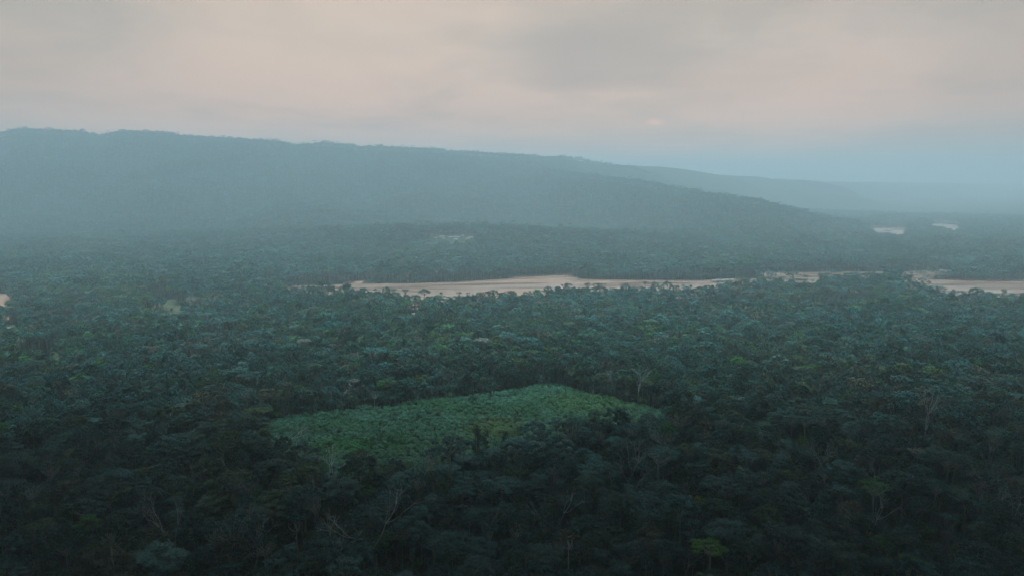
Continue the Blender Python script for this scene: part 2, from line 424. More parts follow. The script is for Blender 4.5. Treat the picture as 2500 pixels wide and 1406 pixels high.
sb6 = gp([(1390, 690), (1470, 687), (1560, 687)], [(1390, 693), (1470, 691), (1560, 689)], zn=0)
area_obj('sandbank', [sb1, sb2, sb3, sb4, sb5, sb6], 0.42, SAND_M, 6)
area_obj('sandbank', [sand_left], 0.42, SAND_M, 8)
area_obj('field_soil', [field], 0.20, SOIL_M, 4)

# ---------------------------------------------------------------- tree prototypes
def leaves(rg, cents, rads, n, size, flat=0.6, up=0.8, top=True, asp=0.6):
    """n leaf sprays (one quad each) spread through clumps; denser towards each clump's upper shell"""
    cents = np.asarray(cents, float); rads = np.asarray(rads, float)
    pr = rads ** 2; pr = pr / pr.sum()
    k = rg.choice(len(cents), n, p=pr)
    d = rg.normal(size=(n, 3)); d /= np.linalg.norm(d, axis=1)[:, None]
    if top: d[:, 2] = np.where(rg.random(n) < 0.7, np.abs(d[:, 2]), d[:, 2])
    rr = rg.random(n) ** 0.4
    off = d * (rads[k] * rr)[:, None]; off[:, 2] *= flat
    P = cents[k] + off
    nrm = d * 0.9 + rg.normal(size=(n, 3)) * 0.45; nrm[:, 2] += up
    nrm /= np.linalg.norm(nrm, axis=1)[:, None]
    h = rg.normal(size=(n, 3)); u = np.cross(nrm, h); u /= np.linalg.norm(u, axis=1)[:, None] + 1e-9
    v = np.cross(nrm, u)
    s = size * rg.uniform(0.6, 1.35, n)
    u = u * s[:, None] * 0.5; v = v * (s * asp)[:, None] * 0.5
    Q = np.stack([P - u - v * .3, P - v, P + u + v * .2, P + v * .9], 1).reshape(-1, 3)
    return Q, np.arange(n * 4).reshape(-1, 4)
def tube(pts, rad, sides=5):
    pts = np.asarray(pts, float); rad = np.asarray(rad, float); n = len(pts)
    V, F = [], []
    for q in range(n):
        t = pts[min(q + 1, n - 1)] - pts[max(q - 1, 0)]; t = t / (np.linalg.norm(t) + 1e-9)
        a = np.cross(t, [0.3, 1, 0.1]); a /= np.linalg.norm(a) + 1e-9; b = np.cross(t, a)
        for s in range(sides):
            an = 2 * math.pi * s / sides
            V.append(pts[q] + (a * math.cos(an) + b * math.sin(an)) * rad[q])
    for q in range(n - 1):
        for s in range(sides):
            s2 = (s + 1) % sides
            F.append([q * sides + s, q * sides + s2, (q + 1) * sides + s2, (q + 1) * sides + s])
    return np.array(V), np.array(F)
def join(parts):
    V, F, o = [], [], 0
    for v, f in parts:
        V.append(v); F.append(f + o); o += len(v)
    return np.vstack(V), np.vstack(F)
def limb(rg, a, b, r0, r1, bend=0.12, seg=4, sides=4):
    a, b = np.asarray(a, float), np.asarray(b, float); L = np.linalg.norm(b - a)
    off = rg.normal(size=3) * L * bend; off[2] = -abs(off[2]) * 0.6
    ts = np.linspace(0, 1, seg + 1)
    pts = [a + (b - a) * t + off * math.sin(math.pi * t) + rg.normal(size=3) * L * 0.015 for t in ts]
    pts[0] = a; pts[-1] = b
    return tube(pts, np.linspace(r0, r1, seg + 1), sides)
def trunk_limbs(rg, H, fork, cents, r=0.34, lean=0.6, nl=9, sides=6):
    top = np.array([rg.normal() * lean, rg.normal() * lean, fork])
    mid = top * 0.5 + np.array([rg.normal() * 0.25, rg.normal() * 0.25, 0])
    r = r * 1.3
    pts = [np.array([0, 0, -1.5]), np.array([0, 0, 0.6]), mid, top]
    parts = [tube(pts, [r * 1.7, r * 1.15, r * 0.85, r * 0.7], sides)]
    ids = rg.permutation(len(cents))[:nl]
    for q in ids: parts.append(limb(rg, top - [0, 0, rg.random() * fork * 0.12], cents[q], r * 0.5, r * 0.16))
    return join(parts)

def make_dome(rg, H=20, Rr=6, n=3600, sz=0.62, flatc=0.42, ncl=34, gap=0.15):
    fork = H - Rr * 0.95
    C, Rd = [], []
    lob = rg.uniform(0.78, 1.2, 7); ph = rg.random() * 6.28
    for q in range(ncl):
        f = (q + 0.5) / ncl; el_ = math.asin(1 - f * 0.98); a_ = q * 2.399963 + rg.normal() * 0.25
        rr = Rr * np.interp(((a_ + ph) % 6.283) / 6.283 * 6, range(7), np.append(lob[:6], lob[0])) * rg.uniform(0.82, 1.1)
        if rg.random() < gap: continue
        C.append([math.cos(a_) * math.cos(el_) * rr, math.sin(a_) * math.cos(el_) * rr, H - Rr * flatc * 1.25 + math.sin(el_) * Rr * flatc * rg.uniform(0.85, 1.25)])
        Rd.append(Rr * rg.uniform(0.19, 0.32))
    C = np.array(C); Rd = np.array(Rd)
    return leaves(rg, C, Rd, n, sz, flat=0.62), trunk_limbs(rg, H, fork, C, r=0.05 * Rr)
def make_tier(rg, H=21, Rr=6, n=3300, sz=0.62):
    C, Rd = [], []
    nt_ = rg.integers(4, 7)
    for k in range(nt_):
        z = H - 0.6 - k * Rr * 0.30; a0 = rg.random() * 6.28; rad = Rr * (0.35 + 0.65 * math.sin((k + 0.7) / nt_ * 2.3))
        for q in range(7):
            a_ = a0 + q * 0.9 + rg.normal() * 0.3; rr = rad * rg.uniform(0.25, 1.0)
            C.append([math.cos(a_) * rr, math.sin(a_) * rr, z + rg.normal() * 0.35 - rr * 0.07]); Rd.append(Rr * rg.uniform(0.2, 0.33))
    C = np.array(C); Rd = np.array(Rd)
    return leaves(rg, C, Rd, n, sz, flat=0.26, up=1.6), trunk_limbs(rg, H, H - Rr * 1.2, C, r=0.05 * Rr, nl=12)
def make_umbrella(rg, H=23, Rr=7, n=2600, sz=0.55, thin=0.16):
    C, Rd = [], []
    for q in range(30):
        f = math.sqrt((q + 0.5) / 30); a_ = q * 2.399963 + rg.normal() * 0.3; rr = Rr * f * rg.uniform(0.8, 1.08)
        if rg.random() < 0.12: continue
        C.append([math.cos(a_) * rr, math.sin(a_) * rr, H - 0.8 - (rr / Rr) ** 2 * Rr * 0.22 + rg.normal() * 0.3]); Rd.append(Rr * rg.uniform(0.16, 0.24))
    C = np.array(C); Rd = np.array(Rd)
    return leaves(rg, C, Rd, n, sz, flat=0.38, up=1.3), trunk_limbs(rg, H, H - Rr * rg.uniform(0.75, 1.0), C, r=0.048 * Rr, nl=20, lean=0.8)
def make_slender(rg, H=24, Rr=3.2, n=1300, sz=0.55):
    C, Rd = [], []
    for q in range(12):
        a_ = q * 2.4; rr = Rr * math.sqrt((q + .3) / 12)
        C.append([math.cos(a_) * rr, math.sin(a_) * rr, H - 1 - rr * rg.uniform(0.1, 0.9)]); Rd.append(Rr * rg.uniform(0.25, 0.42))
    return leaves(rg, C, Rd, n, sz, flat=0.6), trunk_limbs(rg, H, H - Rr * 1.4, np.array(C), r=0.2, nl=8, lean=0.9)
def make_sparse(rg, H=20, Rr=5.5, n=1100, sz=0.5):
    C, Rd = [], []
    for q in range(26):
        a_ = q * 2.4 + rg.normal() * 0.2; rr = Rr * math.sqrt((q + .5) / 26)
        C.append([math.cos(a_) * rr, math.sin(a_) * rr, H - 0.5 - rr * 0.35 - rg.random() * Rr * 0.5]); Rd.append(Rr * rg.uniform(0.12, 0.26))
    return leaves(rg, C, Rd, n, sz, flat=0.7, up=0.4), trunk_limbs(rg, H, H - Rr * 1.5, np.array(C), r=0.3, nl=24, lean=0.7)
def make_bamboo(rg, H=15, n_c=26, Rr=6, n=3400, sz=0.75):
    parts, lc, lr = [], [], []
    for q in range(n_c):
        a_ = rg.random() * 6.28; out_ = rg.uniform(0.35, 1.0) * Rr; h = H * rg.uniform(0.72, 1.05)
        b0 = np.array([math.cos(a_), math.sin(a_), 0]) * rg.random() * 1.3
        pts = []
        for t in np.linspace(0, 1, 9):
            pts.append(b0 + np.array([math.cos(a_) * out_ * t ** 2.3, math.sin(a_) * out_ * t ** 2.3, h * (t - 0.30 * t ** 5)]))
        parts.append(tube(pts, np.linspace(0.09, 0.03, 9), 4))
        for p in pts[3:]: lc.append(p + rg.normal(size=3) * 0.12); lr.append(0.95 if p is not pts[-1] else 0.55)
    return leaves(rg, lc, lr, n, sz, flat=0.85, up=0.3, top=False, asp=0.35), join(parts)
def make_palm(rg, H=15, nf=17, L=4.2):
    top = np.array([rg.normal() * 0.7, rg.normal() * 0.7, H])
    tr = tube([[0, 0, -1], [0, 0, 1], top * [0.4, 0.4, 0.5], top], [0.28, 0.2, 0.15, 0.13], 6)
    Vs, Fs, o = [], [], 0
    for q in range(nf):
        a_ = q * 2.4 + rg.normal() * 0.15; up_ = rg.uniform(0.15, 1.15); d = np.array([math.cos(a_), math.sin(a_), 0]); sd_ = np.array([-math.sin(a_), math.cos(a_), 0])
        P = [top + d * L * t * math.cos(up_ * 0.6) + np.array([0, 0, L * (math.sin(up_) * t - 0.85 * t * t)]) for t in np.linspace(0, 1, 9)]
        for k in range(8):
            wd = 0.85 * math.sin(math.pi * min(1, (k + 1.2) / 9)) + 0.1
            for s in (-1, 1):
                e0 = P[k]; e1 = P[k] * 0.35 + P[k + 1] * 0.65; tip = e1 + sd_ * s * wd + d * 0.3 - [0, 0, 0.42 * wd]
                tip0 = e0 + sd_ * s * wd + d * 0.25 - [0, 0, 0.42 * wd]
                Vs += [e0, e1, tip, tip0]; Fs.append([o, o + 1, o + 2, o + 3]); o += 4
    return (np.array(Vs), np.array(Fs)), tr
def make_bare(rg, H=20, spread=1.0, depth=4, r=0.30, bias=0.9):
    parts = []
    def grow(p, d, L, rad, k):
        q = p + d * L
        parts.append(limb(rg, p, q, rad, rad * 0.62, bend=0.06, seg=3, sides=5 if k > 2 else 4))
        if k == 0: return
        for s in range(rg.integers(2, 4)):
            nd_ = d + rg.normal(size=3) * 0.48 * spread; nd_[2] += 0.12 * bias; nd_ /= np.linalg.norm(nd_)
            grow(q, nd_, L * rg.uniform(0.58, 0.82), rad * 0.6, k - 1)
    grow(np.array([0, 0, -1.0]), np.array([rg.normal() * 0.04, rg.normal() * 0.04, 1.0]), H * 0.5, r, depth)
    v, f = join(parts)
    return None, (v, f)
def make_column(rg, H=17):
    C = [[rg.normal() * 0.9, rg.normal() * 0.9, z] for z in np.linspace(1.0, H, 22)]
    Rd = [1.7 + 0.5 * math.sin(z * 1.3) for z in range(22)]
    return leaves(rg, C, Rd, 2600, 0.5, flat=1.0, up=-0.1, top=False), tube([[0, 0, -1], [0, 0, H * .5], [0, 0, H]], [0.4, 0.3, 0.1], 6)

PROTO = {}   # name -> dict(kind, crown mesh, trunk mesh, both mesh, H, R)
def proto(name, kind, gen, seed, H, Rr, mid=True, **kw):
    rg = np.random.default_rng(seed)
    cr, tr = gen(rg, H=H, **({'Rr': Rr} if gen not in (make_palm, make_bare, make_column) else {}), **kw)
    d = dict(kind=kind, H=H, R=Rr)
    if cr is not None: d['crown'] = arr_mesh('crown', cr[0], cr[1], [FOL['dark green']])
    d['trunk'] = arr_mesh('trunk', tr[0], tr[1], [BARK], smooth=True)
    if cr is not None:
        v, f = join([cr, tr]); mi = np.r_[np.zeros(len(cr[1])), np.ones(len(tr[1]))]
        d['both'] = arr_mesh('tree', v, f, [FOL['dark green'], BARK], mi)
    else:
        d['both'] = arr_mesh('tree', tr[0], tr[1], [BARK_W, BARK_W])
    PROTO[name] = d
HI = []
for q in range(10): proto(f'dome{q}', 'dome', make_dome, 100 + q, 20, 6, flatc=[0.55, 0.65, 0.8, 0.6, 0.7, 0.95, 1.05, 0.75, 0.9, 0.6][q], ncl=[34, 30, 40, 26, 44, 36, 40, 18, 22, 50][q], gap=[.12, .2, .1, .25, .1, .1, .15, .1, .2, .3][q], sz=[.62, .62, .55, .7, .6, .5, .6, .75, .6, .5][q])
for q in range(3): proto(f'tier{q}', 'tier', make_tier, 200 + q, 21, 6)
for q in range(3): proto(f'umbrella{q}', 'umbrella', make_umbrella, 300 + q, 23, 6.6)
for q in range(2): proto(f'slender{q}', 'slender', make_slender, 400 + q, 24, 3.2)
for q in range(2): proto(f'sparse{q}', 'sparse', make_sparse, 500 + q, 21, 5.2)
for q in range(2): proto(f'bamboo{q}', 'bamboo', make_bamboo, 600 + q, 15, 6.5)
for q in range(2): proto(f'palm{q}', 'palm', make_palm, 700 + q, 16, 4)
for q in range(4): proto(f'bare{q}', 'bare', make_bare, 800 + q, 19, 4, spread=[1.0, 1.3, 0.9, 1.2][q])
proto('column0', 'column', make_column, 900, 17, 2)

# ---------------------------------------------------------------- which prototypes, coloured, make up the forest (unlinked; only instanced)
lib = bpy.data.collections.new('forest_library')
LIB = {}
def lib_add(key, me, fol, barkm=None):
    o = bpy.data.objects.new('t%03d' % len(LIB), me)
    lib.objects.link(o)
    o.material_slots[0].link = 'OBJECT'; o.material_slots[0].material = fol
    LIB[key] = len(LIB)
COLS = ['dark green', 'blue green', 'grey green', 'olive', 'bright green', 'russet']
hi_keys = []
for nm in [k for k in PROTO if PROTO[k]['kind'] != 'bare']:
    for c_ in COLS[:4] if PROTO[nm]['kind'] != 'dome' else COLS:
        lib_add(('hi', nm, c_), PROTO[nm]['both'], FOL[c_])
for q in range(4): lib_add(('hi', f'bare{q}', 'white'), PROTO[f'bare{q}']['both'], BARK_W)
# mid distance: fewer, larger sprays; far: a few big sprays per crown
MID = []; LOW = []
for q in range(7):
    rg = np.random.default_rng(1000 + q)
    g = [make_dome, make_dome, make_tier, make_umbrella, make_dome, make_sparse, make_slender][q]
    fl = {0: dict(flatc=0.75), 1: dict(flatc=0.5, gap=0.25), 4: dict(flatc=1.0, ncl=24)}.get(q, {})
    kw = dict(n=[950, 900, 800, 650, 1000, 420, 320][q], sz=1.0 if q < 5 else 0.85, **fl)
    Hh = [20, 19, 21, 23, 20, 21, 24][q]; rr = [6, 6, 6, 6.6, 6, 5.2, 3.2][q]
    cr, tr = g(rg, H=Hh, Rr=rr, **kw)
    v, f = join([cr, tr]); mi = np.r_[np.zeros(len(cr[1])), np.ones(len(tr[1]))]
    me = arr_mesh('tree', v, f, [FOL['dark green'], BARK], mi)
    for c_ in COLS: lib_add(('mid', q, c_), me, FOL[c_])
for q in range(4):
    rg = np.random.default_rng(1100 + q)
    g = [make_dome, make_dome, make_dome, make_umbrella][q]; fl = dict(flatc=[0.6, 0.9, 0.75][q]) if q < 3 else {}
    cr, tr = g(rg, H=[19, 20, 20, 23][q], Rr=6.5, **fl, n=[260, 280, 260, 200][q], sz=1.8)
    tr = tube([[0, 0, -2], [0, 0, 15]], [0.35, 0.25], 4)
    v, f = join([cr, tr]); mi = np.r_[np.zeros(len(cr[1])), np.ones(len(tr[1]))]
    me = arr_mesh('tree', v, f, [FOL['dark green'], BARK], mi)
    for c_ in COLS: lib_add(('low', q, c_), me, FOL[{'bright green': 'olive', 'russet': 'grey green'}.get(c_, c_)])

def scatter(name, pts, rot, scl, idx, coll, label=None, cat=None):
    """ONE object: a points-only mesh whose points carry crowns through geometry nodes"""
    me = bpy.data.meshes.new(name)
    me.vertices.add(len(pts)); me.vertices.foreach_set('co', np.ascontiguousarray(pts, np.float32).ravel())
    at = me.attributes.new('rot', 'FLOAT_VECTOR', 'POINT'); at.data.foreach_set('vector', np.ascontiguousarray(rot, np.float32).ravel())
    at = me.attributes.new('scl', 'FLOAT_VECTOR', 'POINT'); at.data.foreach_set('vector', np.ascontiguousarray(scl, np.float32).ravel())
    at = me.attributes.new('idx', 'INT', 'POINT'); at.data.foreach_set('value', np.ascontiguousarray(idx, np.int32))
    o = link(name, me)
    gt = bpy.data.node_groups.new(name, 'GeometryNodeTree')
    gt.interface.new_socket('Geometry', in_out='INPUT', socket_type='NodeSocketGeometry')
    gt.interface.new_socket('Geometry', in_out='OUTPUT', socket_type='NodeSocketGeometry')
    gi = gt.nodes.new('NodeGroupInput'); go = gt.nodes.new('NodeGroupOutput')
    ci = gt.nodes.new('GeometryNodeCollectionInfo'); ci.inputs['Collection'].default_value = coll
    ci.inputs['Separate Children'].default_value = True; ci.inputs['Reset Children'].default_value = True
    ip = gt.nodes.new('GeometryNodeInstanceOnPoints'); ip.inputs['Pick Instance'].default_value = True
    def attr(nm, ty):
        n = gt.nodes.new('GeometryNodeInputNamedAttribute'); n.data_type = ty; n.inputs['Name'].default_value = nm
        return n.outputs['Attribute']
    gt.links.new(gi.outputs[0], ip.inputs['Points']); gt.links.new(ci.outputs[0], ip.inputs['Instance'])
    gt.links.new(attr('idx', 'INT'), ip.inputs['Instance Index'])
    e2r = gt.nodes.new('FunctionNodeEulerToRotation'); gt.links.new(attr('rot', 'FLOAT_VECTOR'), e2r.inputs[0])
    gt.links.new(e2r.outputs[0], ip.inputs['Rotation']); gt.links.new(attr('scl', 'FLOAT_VECTOR'), ip.inputs['Scale'])
    gt.links.new(ip.outputs[0], go.inputs[0])
    md = o.modifiers.new('scatter', 'NODES'); md.node_group = gt
    tag(o, label, cat, kind='stuff')
    return o

# ---------------------------------------------------------------- landmark trees the photograph shows one by one
# px, py = middle of the crown in the photo; proto, colour, scale, height factor, label, name, category
LM = [
    (775, 1190, 'bare1', 'white', 0.95, 1.0, 'forked bleached dead tree with bare white branches among dark crowns', 'dead_tree', 'dead tree', 'the forked white dead tree'),
    (455, 1143, 'bare0', 'white', 0.75, 1.0, 'pale leafless tree with fine twigs, higher of the grey pair on the dark slope', 'dead_tree', 'dead tree', 'the pale twiggy dead tree'),
    (490, 1150, 'bare3', 'white', 0.8, 1.0, 'tall pale leafless tree with one crooked limb beside the twiggy dead tree', 'dead_tree', 'dead tree', None),
    (655, 1165, 'bare2', 'white', 0.85, 1.0, 'leaning bare tree with two pale forked stems below the green plantation corner', 'dead_tree', 'dead tree', 'the leaning bare tree'),
    (2225, 1265, 'bare3', 'white', 0.6, 0.85, 'crooked broken dead branches, whitish, in front of a blue-green crown', 'dead_tree', 'dead tree', 'the crooked broken dead tree'),
    (2010, 1268, 'bare1', 'white', 0.62, 0.9, 'dead tree with short white twigs above olive crowns, low on the slope', 'dead_tree', 'dead tree', None),
    (1672, 1392, 'bare2', 'white', 0.55, 0.8, 'pale broken snag at the lower rim of the photo', 'dead_tree', 'dead tree', None),
    (1800, 1258, 'bare0', 'white', 0.75, 0.9, 'white-branched bare tree right of the yellow-crowned tree', 'dead_tree', 'dead tree', 'the white-branched bare tree'),
    (230, 1240, 'bare3', 'white', 0.6, 0.85, 'small bluish-white leafless tree above a bright mossy crown', 'dead_tree', 'dead tree', 'the small leafless tree'),
    (80, 1185, 'sparse0', 'grey green', 1.15, 1.0, 'thin grey-violet crown on white spreading branches near the left edge', 'sparse_tree', 'tree', 'the grey-violet open tree'),
    (1265, 1275, 'sparse1', 'olive', 0.8, 1.1, 'small yellowish crown on a kinked pale trunk', 'sparse_tree', 'tree', 'the kinked pale-trunked tree'),
    (1388, 1300, 'slender0', 'russet', 1.15, 1.25, 'very tall white-trunked tree with thin brownish crown by the lower rim', 'slender_tree', 'tree', 'the very tall white trunk'),
    (1705, 1222, 'umbrella0', 'yellow', 0.82, 1.0, 'golden-yellow flat crown on pale V-shaped limbs', 'umbrella_tree', 'tree', 'the golden-yellow tree'),
    (1735, 1335, 'umbrella2', 'lime', 1.15, 0.85, 'wide lime-green flat crown low in the photo', 'umbrella_tree', 'tree', 'the lime-green flat tree'),
    (2012, 1153, 'umbrella1', 'grey green', 0.62, 1.1, 'small grey funnel-shaped crown standing clear on one pale stem', 'umbrella_tree', 'tree', 'the funnel-shaped grey tree'),
    (1865, 1162, 'umbrella2', 'grey green', 0.7, 1.05, 'pale grey parasol crown on a slim stem right of olive foliage', 'umbrella_tree', 'tree', 'the pale parasol tree'),
    (1970, 1024, 'umbrella0', 'grey green', 0.95, 1.05, 'pale parasol crown standing above the dark right-hand forest', 'umbrella_tree', 'tree', 'the pale high parasol tree'),
    (2238, 1102, 'umbrella1', 'pinkish', 0.75, 1.0, 'whitish thin parasol crown on two pale limbs', 'umbrella_tree', 'tree', 'the whitish parasol tree'),
    (1615, 1105, 'umbrella1', 'grey green', 1.35, 1.1, 'broad grey-green parasol crown with radiating ribs below the plantation corner', 'umbrella_tree', 'tree', 'the broad ribbed parasol tree'),
    (980, 1307, 'umbrella0', 'russet', 0.72, 0.95, 'dull red-brown flat crown on two pale leaning stems', 'umbrella_tree', 'tree', 'the red-brown flat tree'),
    (2140, 1187, 'umbrella2', 'bright green', 1.1, 1.0, 'wide dull green spreading crown over dark trunks at right', 'umbrella_tree', 'tree', 'the wide green spreading tree'),
    (155, 1330, 'umbrella1', 'dark green', 0.9, 1.0, 'dark parasol crown on a slim grey stem in the lower left', 'umbrella_tree', 'tree', 'the dark parasol tree'),
    (1960, 1070, 'dome2', 'lime', 0.55, 1.0, 'small yellow-green crown set against dark forest at right', 'rainforest_tree', 'tree', 'the small yellow-green crown'),
    (885, 1195, 'dome0', 'bright green', 0.85, 1.0, 'yellow-green rounded crown right of the forked white dead tree', 'rainforest_tree', 'tree', 'the yellow-green rounded tree'),
    (325, 1332, 'dome4', 'lime', 0.7, 0.95, 'vivid green compact crown in the lower left', 'rainforest_tree', 'tree', 'the vivid green compact tree'),
    (215, 1272, 'tier0', 'bright green', 0.95, 1.0, 'mossy green layered crown below the small leafless tree', 'rainforest_tree', 'tree', 'the mossy layered tree'),
    (385, 1248, 'dome2', 'blue green', 0.62, 1.0, 'smooth blue-green domed crown alone in the dark left slope', 'rainforest_tree', 'tree', 'the smooth blue-green dome'),
    (1478, 1132, 'column0', 'olive', 1.0, 1.0, 'slender vine-draped tree with olive tip below the plantation', 'vine_column', 'vine-covered tree', 'the olive vine-draped tree'),
    (1163, 1068, 'column0', 'dark green', 1.25, 1.1, 'dark vine-draped column at the lower rim of the plantation', 'vine_column', 'vine-covered tree', 'the dark vine column'),
    (1187, 1078, 'column0', 'dark green', 1.1, 0.95, 'second dark vine-draped column, shorter, beside the tallest one', 'vine_column', 'vine-covered tree', None),
    (1235, 1080, 'column0', 'dark green', 0.9, 0.85, 'short dark vine column on the yellow-green strip', 'vine_column', 'vine-covered tree', None),
    (1050, 1105, 'sparse0', 'dark green', 0.95, 0.95, 'dark crown on a long pale forked trunk under the plantation edge', 'sparse_tree', 'tree', 'the dark forked tree'),
    (2150, 1322, 'dome3', 'bright green', 0.85, 0.95, 'yellow-green crown with a grey tuft, left of the leaning bamboo', 'rainforest_tree', 'tree', 'the yellow-green tufted tree'),
    (1870, 1250, 'dome0', 'olive', 0.95, 1.1, 'tall olive-brown domed crown right of the white-branched bare tree', 'rainforest_tree', 'tree', 'the olive-brown dome'),
    (2000, 1240, 'dome1', 'blue green', 0.6, 1.05, 'small teal domed crown above the crooked broken dead tree', 'rainforest_tree', 'tree', 'the small teal dome'),
    (1555, 1295, 'dome5', 'blue green', 0.62, 1.0, 'teal rounded crown in the dark gap left of the lime-green flat tree', 'rainforest_tree', 'tree', 'the teal rounded tree'),
    (2285, 1385, 'dome4', 'blue green', 0.7, 0.9, 'blue-green dome with bright green tuft at the lower rim', 'rainforest_tree', 'tree', 'the lower-rim blue-green dome'),
    (1810, 1395, 'dome1', 'bright green', 0.7, 0.9, 'bright green crown at the lower rim under the lime-green flat tree', 'rainforest_tree', 'tree', 'the lower-rim bright crown'),
    (855, 1252, 'bamboo0', 'olive', 1.1, 1.0, 'yellow-green bamboo clump with feathery leaning plumes, higher of the left patch', 'bamboo_clump', 'bamboo', 'the feathery bamboo'),
    (800, 1240, 'bamboo1', 'bright green', 0.8, 0.95, 'small bright bamboo clump touching the feathery yellow-green one', 'bamboo_clump', 'bamboo', None),
    (700, 1298, 'bamboo1', 'olive', 1.05, 1.0, 'dark olive bamboo clump with nodding tips below the feathery one', 'bamboo_clump', 'bamboo', 'the dark olive bamboo'),
    (2265, 1285, 'bamboo0', 'bright green', 1.0, 1.0, 'bright green bamboo clump with fanned plumes at lower right', 'bamboo_clump', 'bamboo', 'the fanned bright bamboo'),
    (2215, 1270, 'bamboo1', 'blue green', 0.95, 1.0, 'blue-green bamboo clump beside the bright fanned one', 'bamboo_clump', 'bamboo', None),
    (2310, 1265, 'bamboo1', 'olive', 0.85, 1.0, 'olive bamboo clump behind the bright fanned one', 'bamboo_clump', 'bamboo', None),
    (960, 1380, 'bamboo0', 'olive', 0.9, 0.95, 'olive bamboo clump at the lower rim left of centre', 'bamboo_clump', 'bamboo', 'the lower-rim bamboo'),
    (1020, 1375, 'bamboo1', 'bright green', 0.75, 0.9, 'small mossy bamboo clump at the lower rim beside the olive one', 'bamboo_clump', 'bamboo', None),
    (2400, 1290, 'tier1', 'dark green', 0.9, 1.0, 'dark layered crown near the lower right edge', 'rainforest_tree', 'tree', 'the dark layered right-edge tree'),
    (300, 1160, 'palm0', 'blue green', 1.25, 1.1, 'palm with long arching fronds amid the dark left forest', 'palm_tree', 'palm', 'the arching palm'),
    (430, 1225, 'palm1', 'blue green', 1.2, 1.0, 'palm crown of stiff teal fronds below the pale twiggy dead tree', 'palm_tree', 'palm', 'the stiff-fronded palm'),
    (1600, 1118, 'palm1', 'grey green', 1.0, 1.15, 'grey-green palm beside the broad ribbed parasol tree', 'palm_tree', 'palm', None),
    # trees standing in and round the plantation
    (1362, 955, 'slender1', 'dark green', 0.65, 0.75, 'thin-trunked tree standing alone inside the plantation near its far corner', 'slender_tree', 'tree', None),
    (1447, 945, 'slender0', 'grey green', 0.8, 0.95, 'tall slim tree at the right rim of the plantation', 'slender_tree', 'tree', None),
    (1157, 972, 'palm0', 'dark green', 1.1, 1.15, 'lone dark palm standing inside the plantation left of its middle', 'palm_tree', 'palm', None),
    (1018, 955, 'slender0', 'grey green', 0.9, 0.9, 'slim pale-trunked tree on the far plantation edge, left of centre', 'slender_tree', 'tree', None),
    (865, 930, 'umbrella2', 'pinkish', 0.6, 0.95, 'pale brownish parasol tree behind the far plantation edge', 'umbrella_tree', 'tree', None),
    (912, 955, 'sparse1', 'grey green', 0.75, 0.9, 'pale open-crowned tree on the far plantation edge', 'sparse_tree', 'tree', None),
    (805, 978, 'dome1', 'grey green', 0.5, 0.75, 'small pale tree at the back left rim of the plantation', 'rainforest_tree', 'tree', None),
    # pale and pinkish crowns further back
    (372, 852, 'dome0', 'pinkish', 0.95, 1.15, 'pinkish domed crown standing above the left forest', 'rainforest_tree', 'tree', None),
    (740, 832, 'umbrella1', 'pinkish', 1.0, 1.1, 'pale pink flat crown, largest of the group left of centre', 'umbrella_tree', 'tree', None),
    (815, 845, 'dome3', 'pinkish', 0.8, 1.0, 'dusky pink rounded crown right of the pale pink flat one', 'rainforest_tree', 'tree', None),
    (870, 865, 'dome1', 'pinkish', 0.75, 1.0, 'grey-pink crown above the far plantation edge', 'rainforest_tree', 'tree', None),
    (1175, 830, 'umbrella0', 'pinkish', 1.0, 1.1, 'pale flat crown in the middle of the forest above the plantation', 'umbrella_tree', 'tree', None),
    (1245, 860, 'dome2', 'russet', 0.8, 1.0, 'brownish crown right of the pale flat one in mid forest', 'rainforest_tree', 'tree', None),
    (1100, 905, 'sparse0', 'pinkish', 0.7, 1.05, 'tall pinkish-beige tree rising just above the plantation', 'sparse_tree', 'tree', None),
    # crowns that stand out against the river
    (960, 708, 'umbrella0', 'dark green', 0.85, 1.25, 'flat-topped tree, left of the pair standing out against the river', 'umbrella_tree', 'tree', None),
    (990, 709, 'umbrella1', 'dark green', 0.8, 1.2, 'flat-topped tree, right of the pair standing out against the river', 'umbrella_tree', 'tree', None),
    (1036, 711, 'dome0', 'dark green', 1.1, 1.1, 'big rounded dark crown reaching over the river', 'rainforest_tree', 'tree', None),
    (888, 706, 'dome1', 'dark green', 0.9, 1.15, 'dark rounded crown at the left end of the pinkish river', 'rainforest_tree', 'tree', None),
    (1120, 716, 'umbrella2', 'dark green', 0.6, 1.1, 'small brownish flat-topped tree before the widest part of the river', 'umbrella_tree', 'tree', None),
    (1142, 717, 'umbrella1', 'dark green', 0.5, 1.05, 'smallest flat-topped tree before the widest part of the river', 'umbrella_tree', 'tree', None),
    (1600, 692, 'dome2', 'dark green', 1.0, 1.1, 'rounded crown over the river right of centre', 'rainforest_tree', 'tree', None),
    (1630, 690, 'dome3', 'dark green', 0.95, 1.15, 'taller rounded crown over the river right of centre', 'rainforest_tree', 'tree', None),
    (2385, 708, 'dome4', 'dark green', 1.3, 1.2, 'dark crown before the right-hand river stretch', 'rainforest_tree', 'tree', None),
    (470, 728, 'sparse1', 'pinkish', 1.5, 1.1, 'pale open tree by the grassy clearing at left', 'sparse_tree', 'tree', None),
]
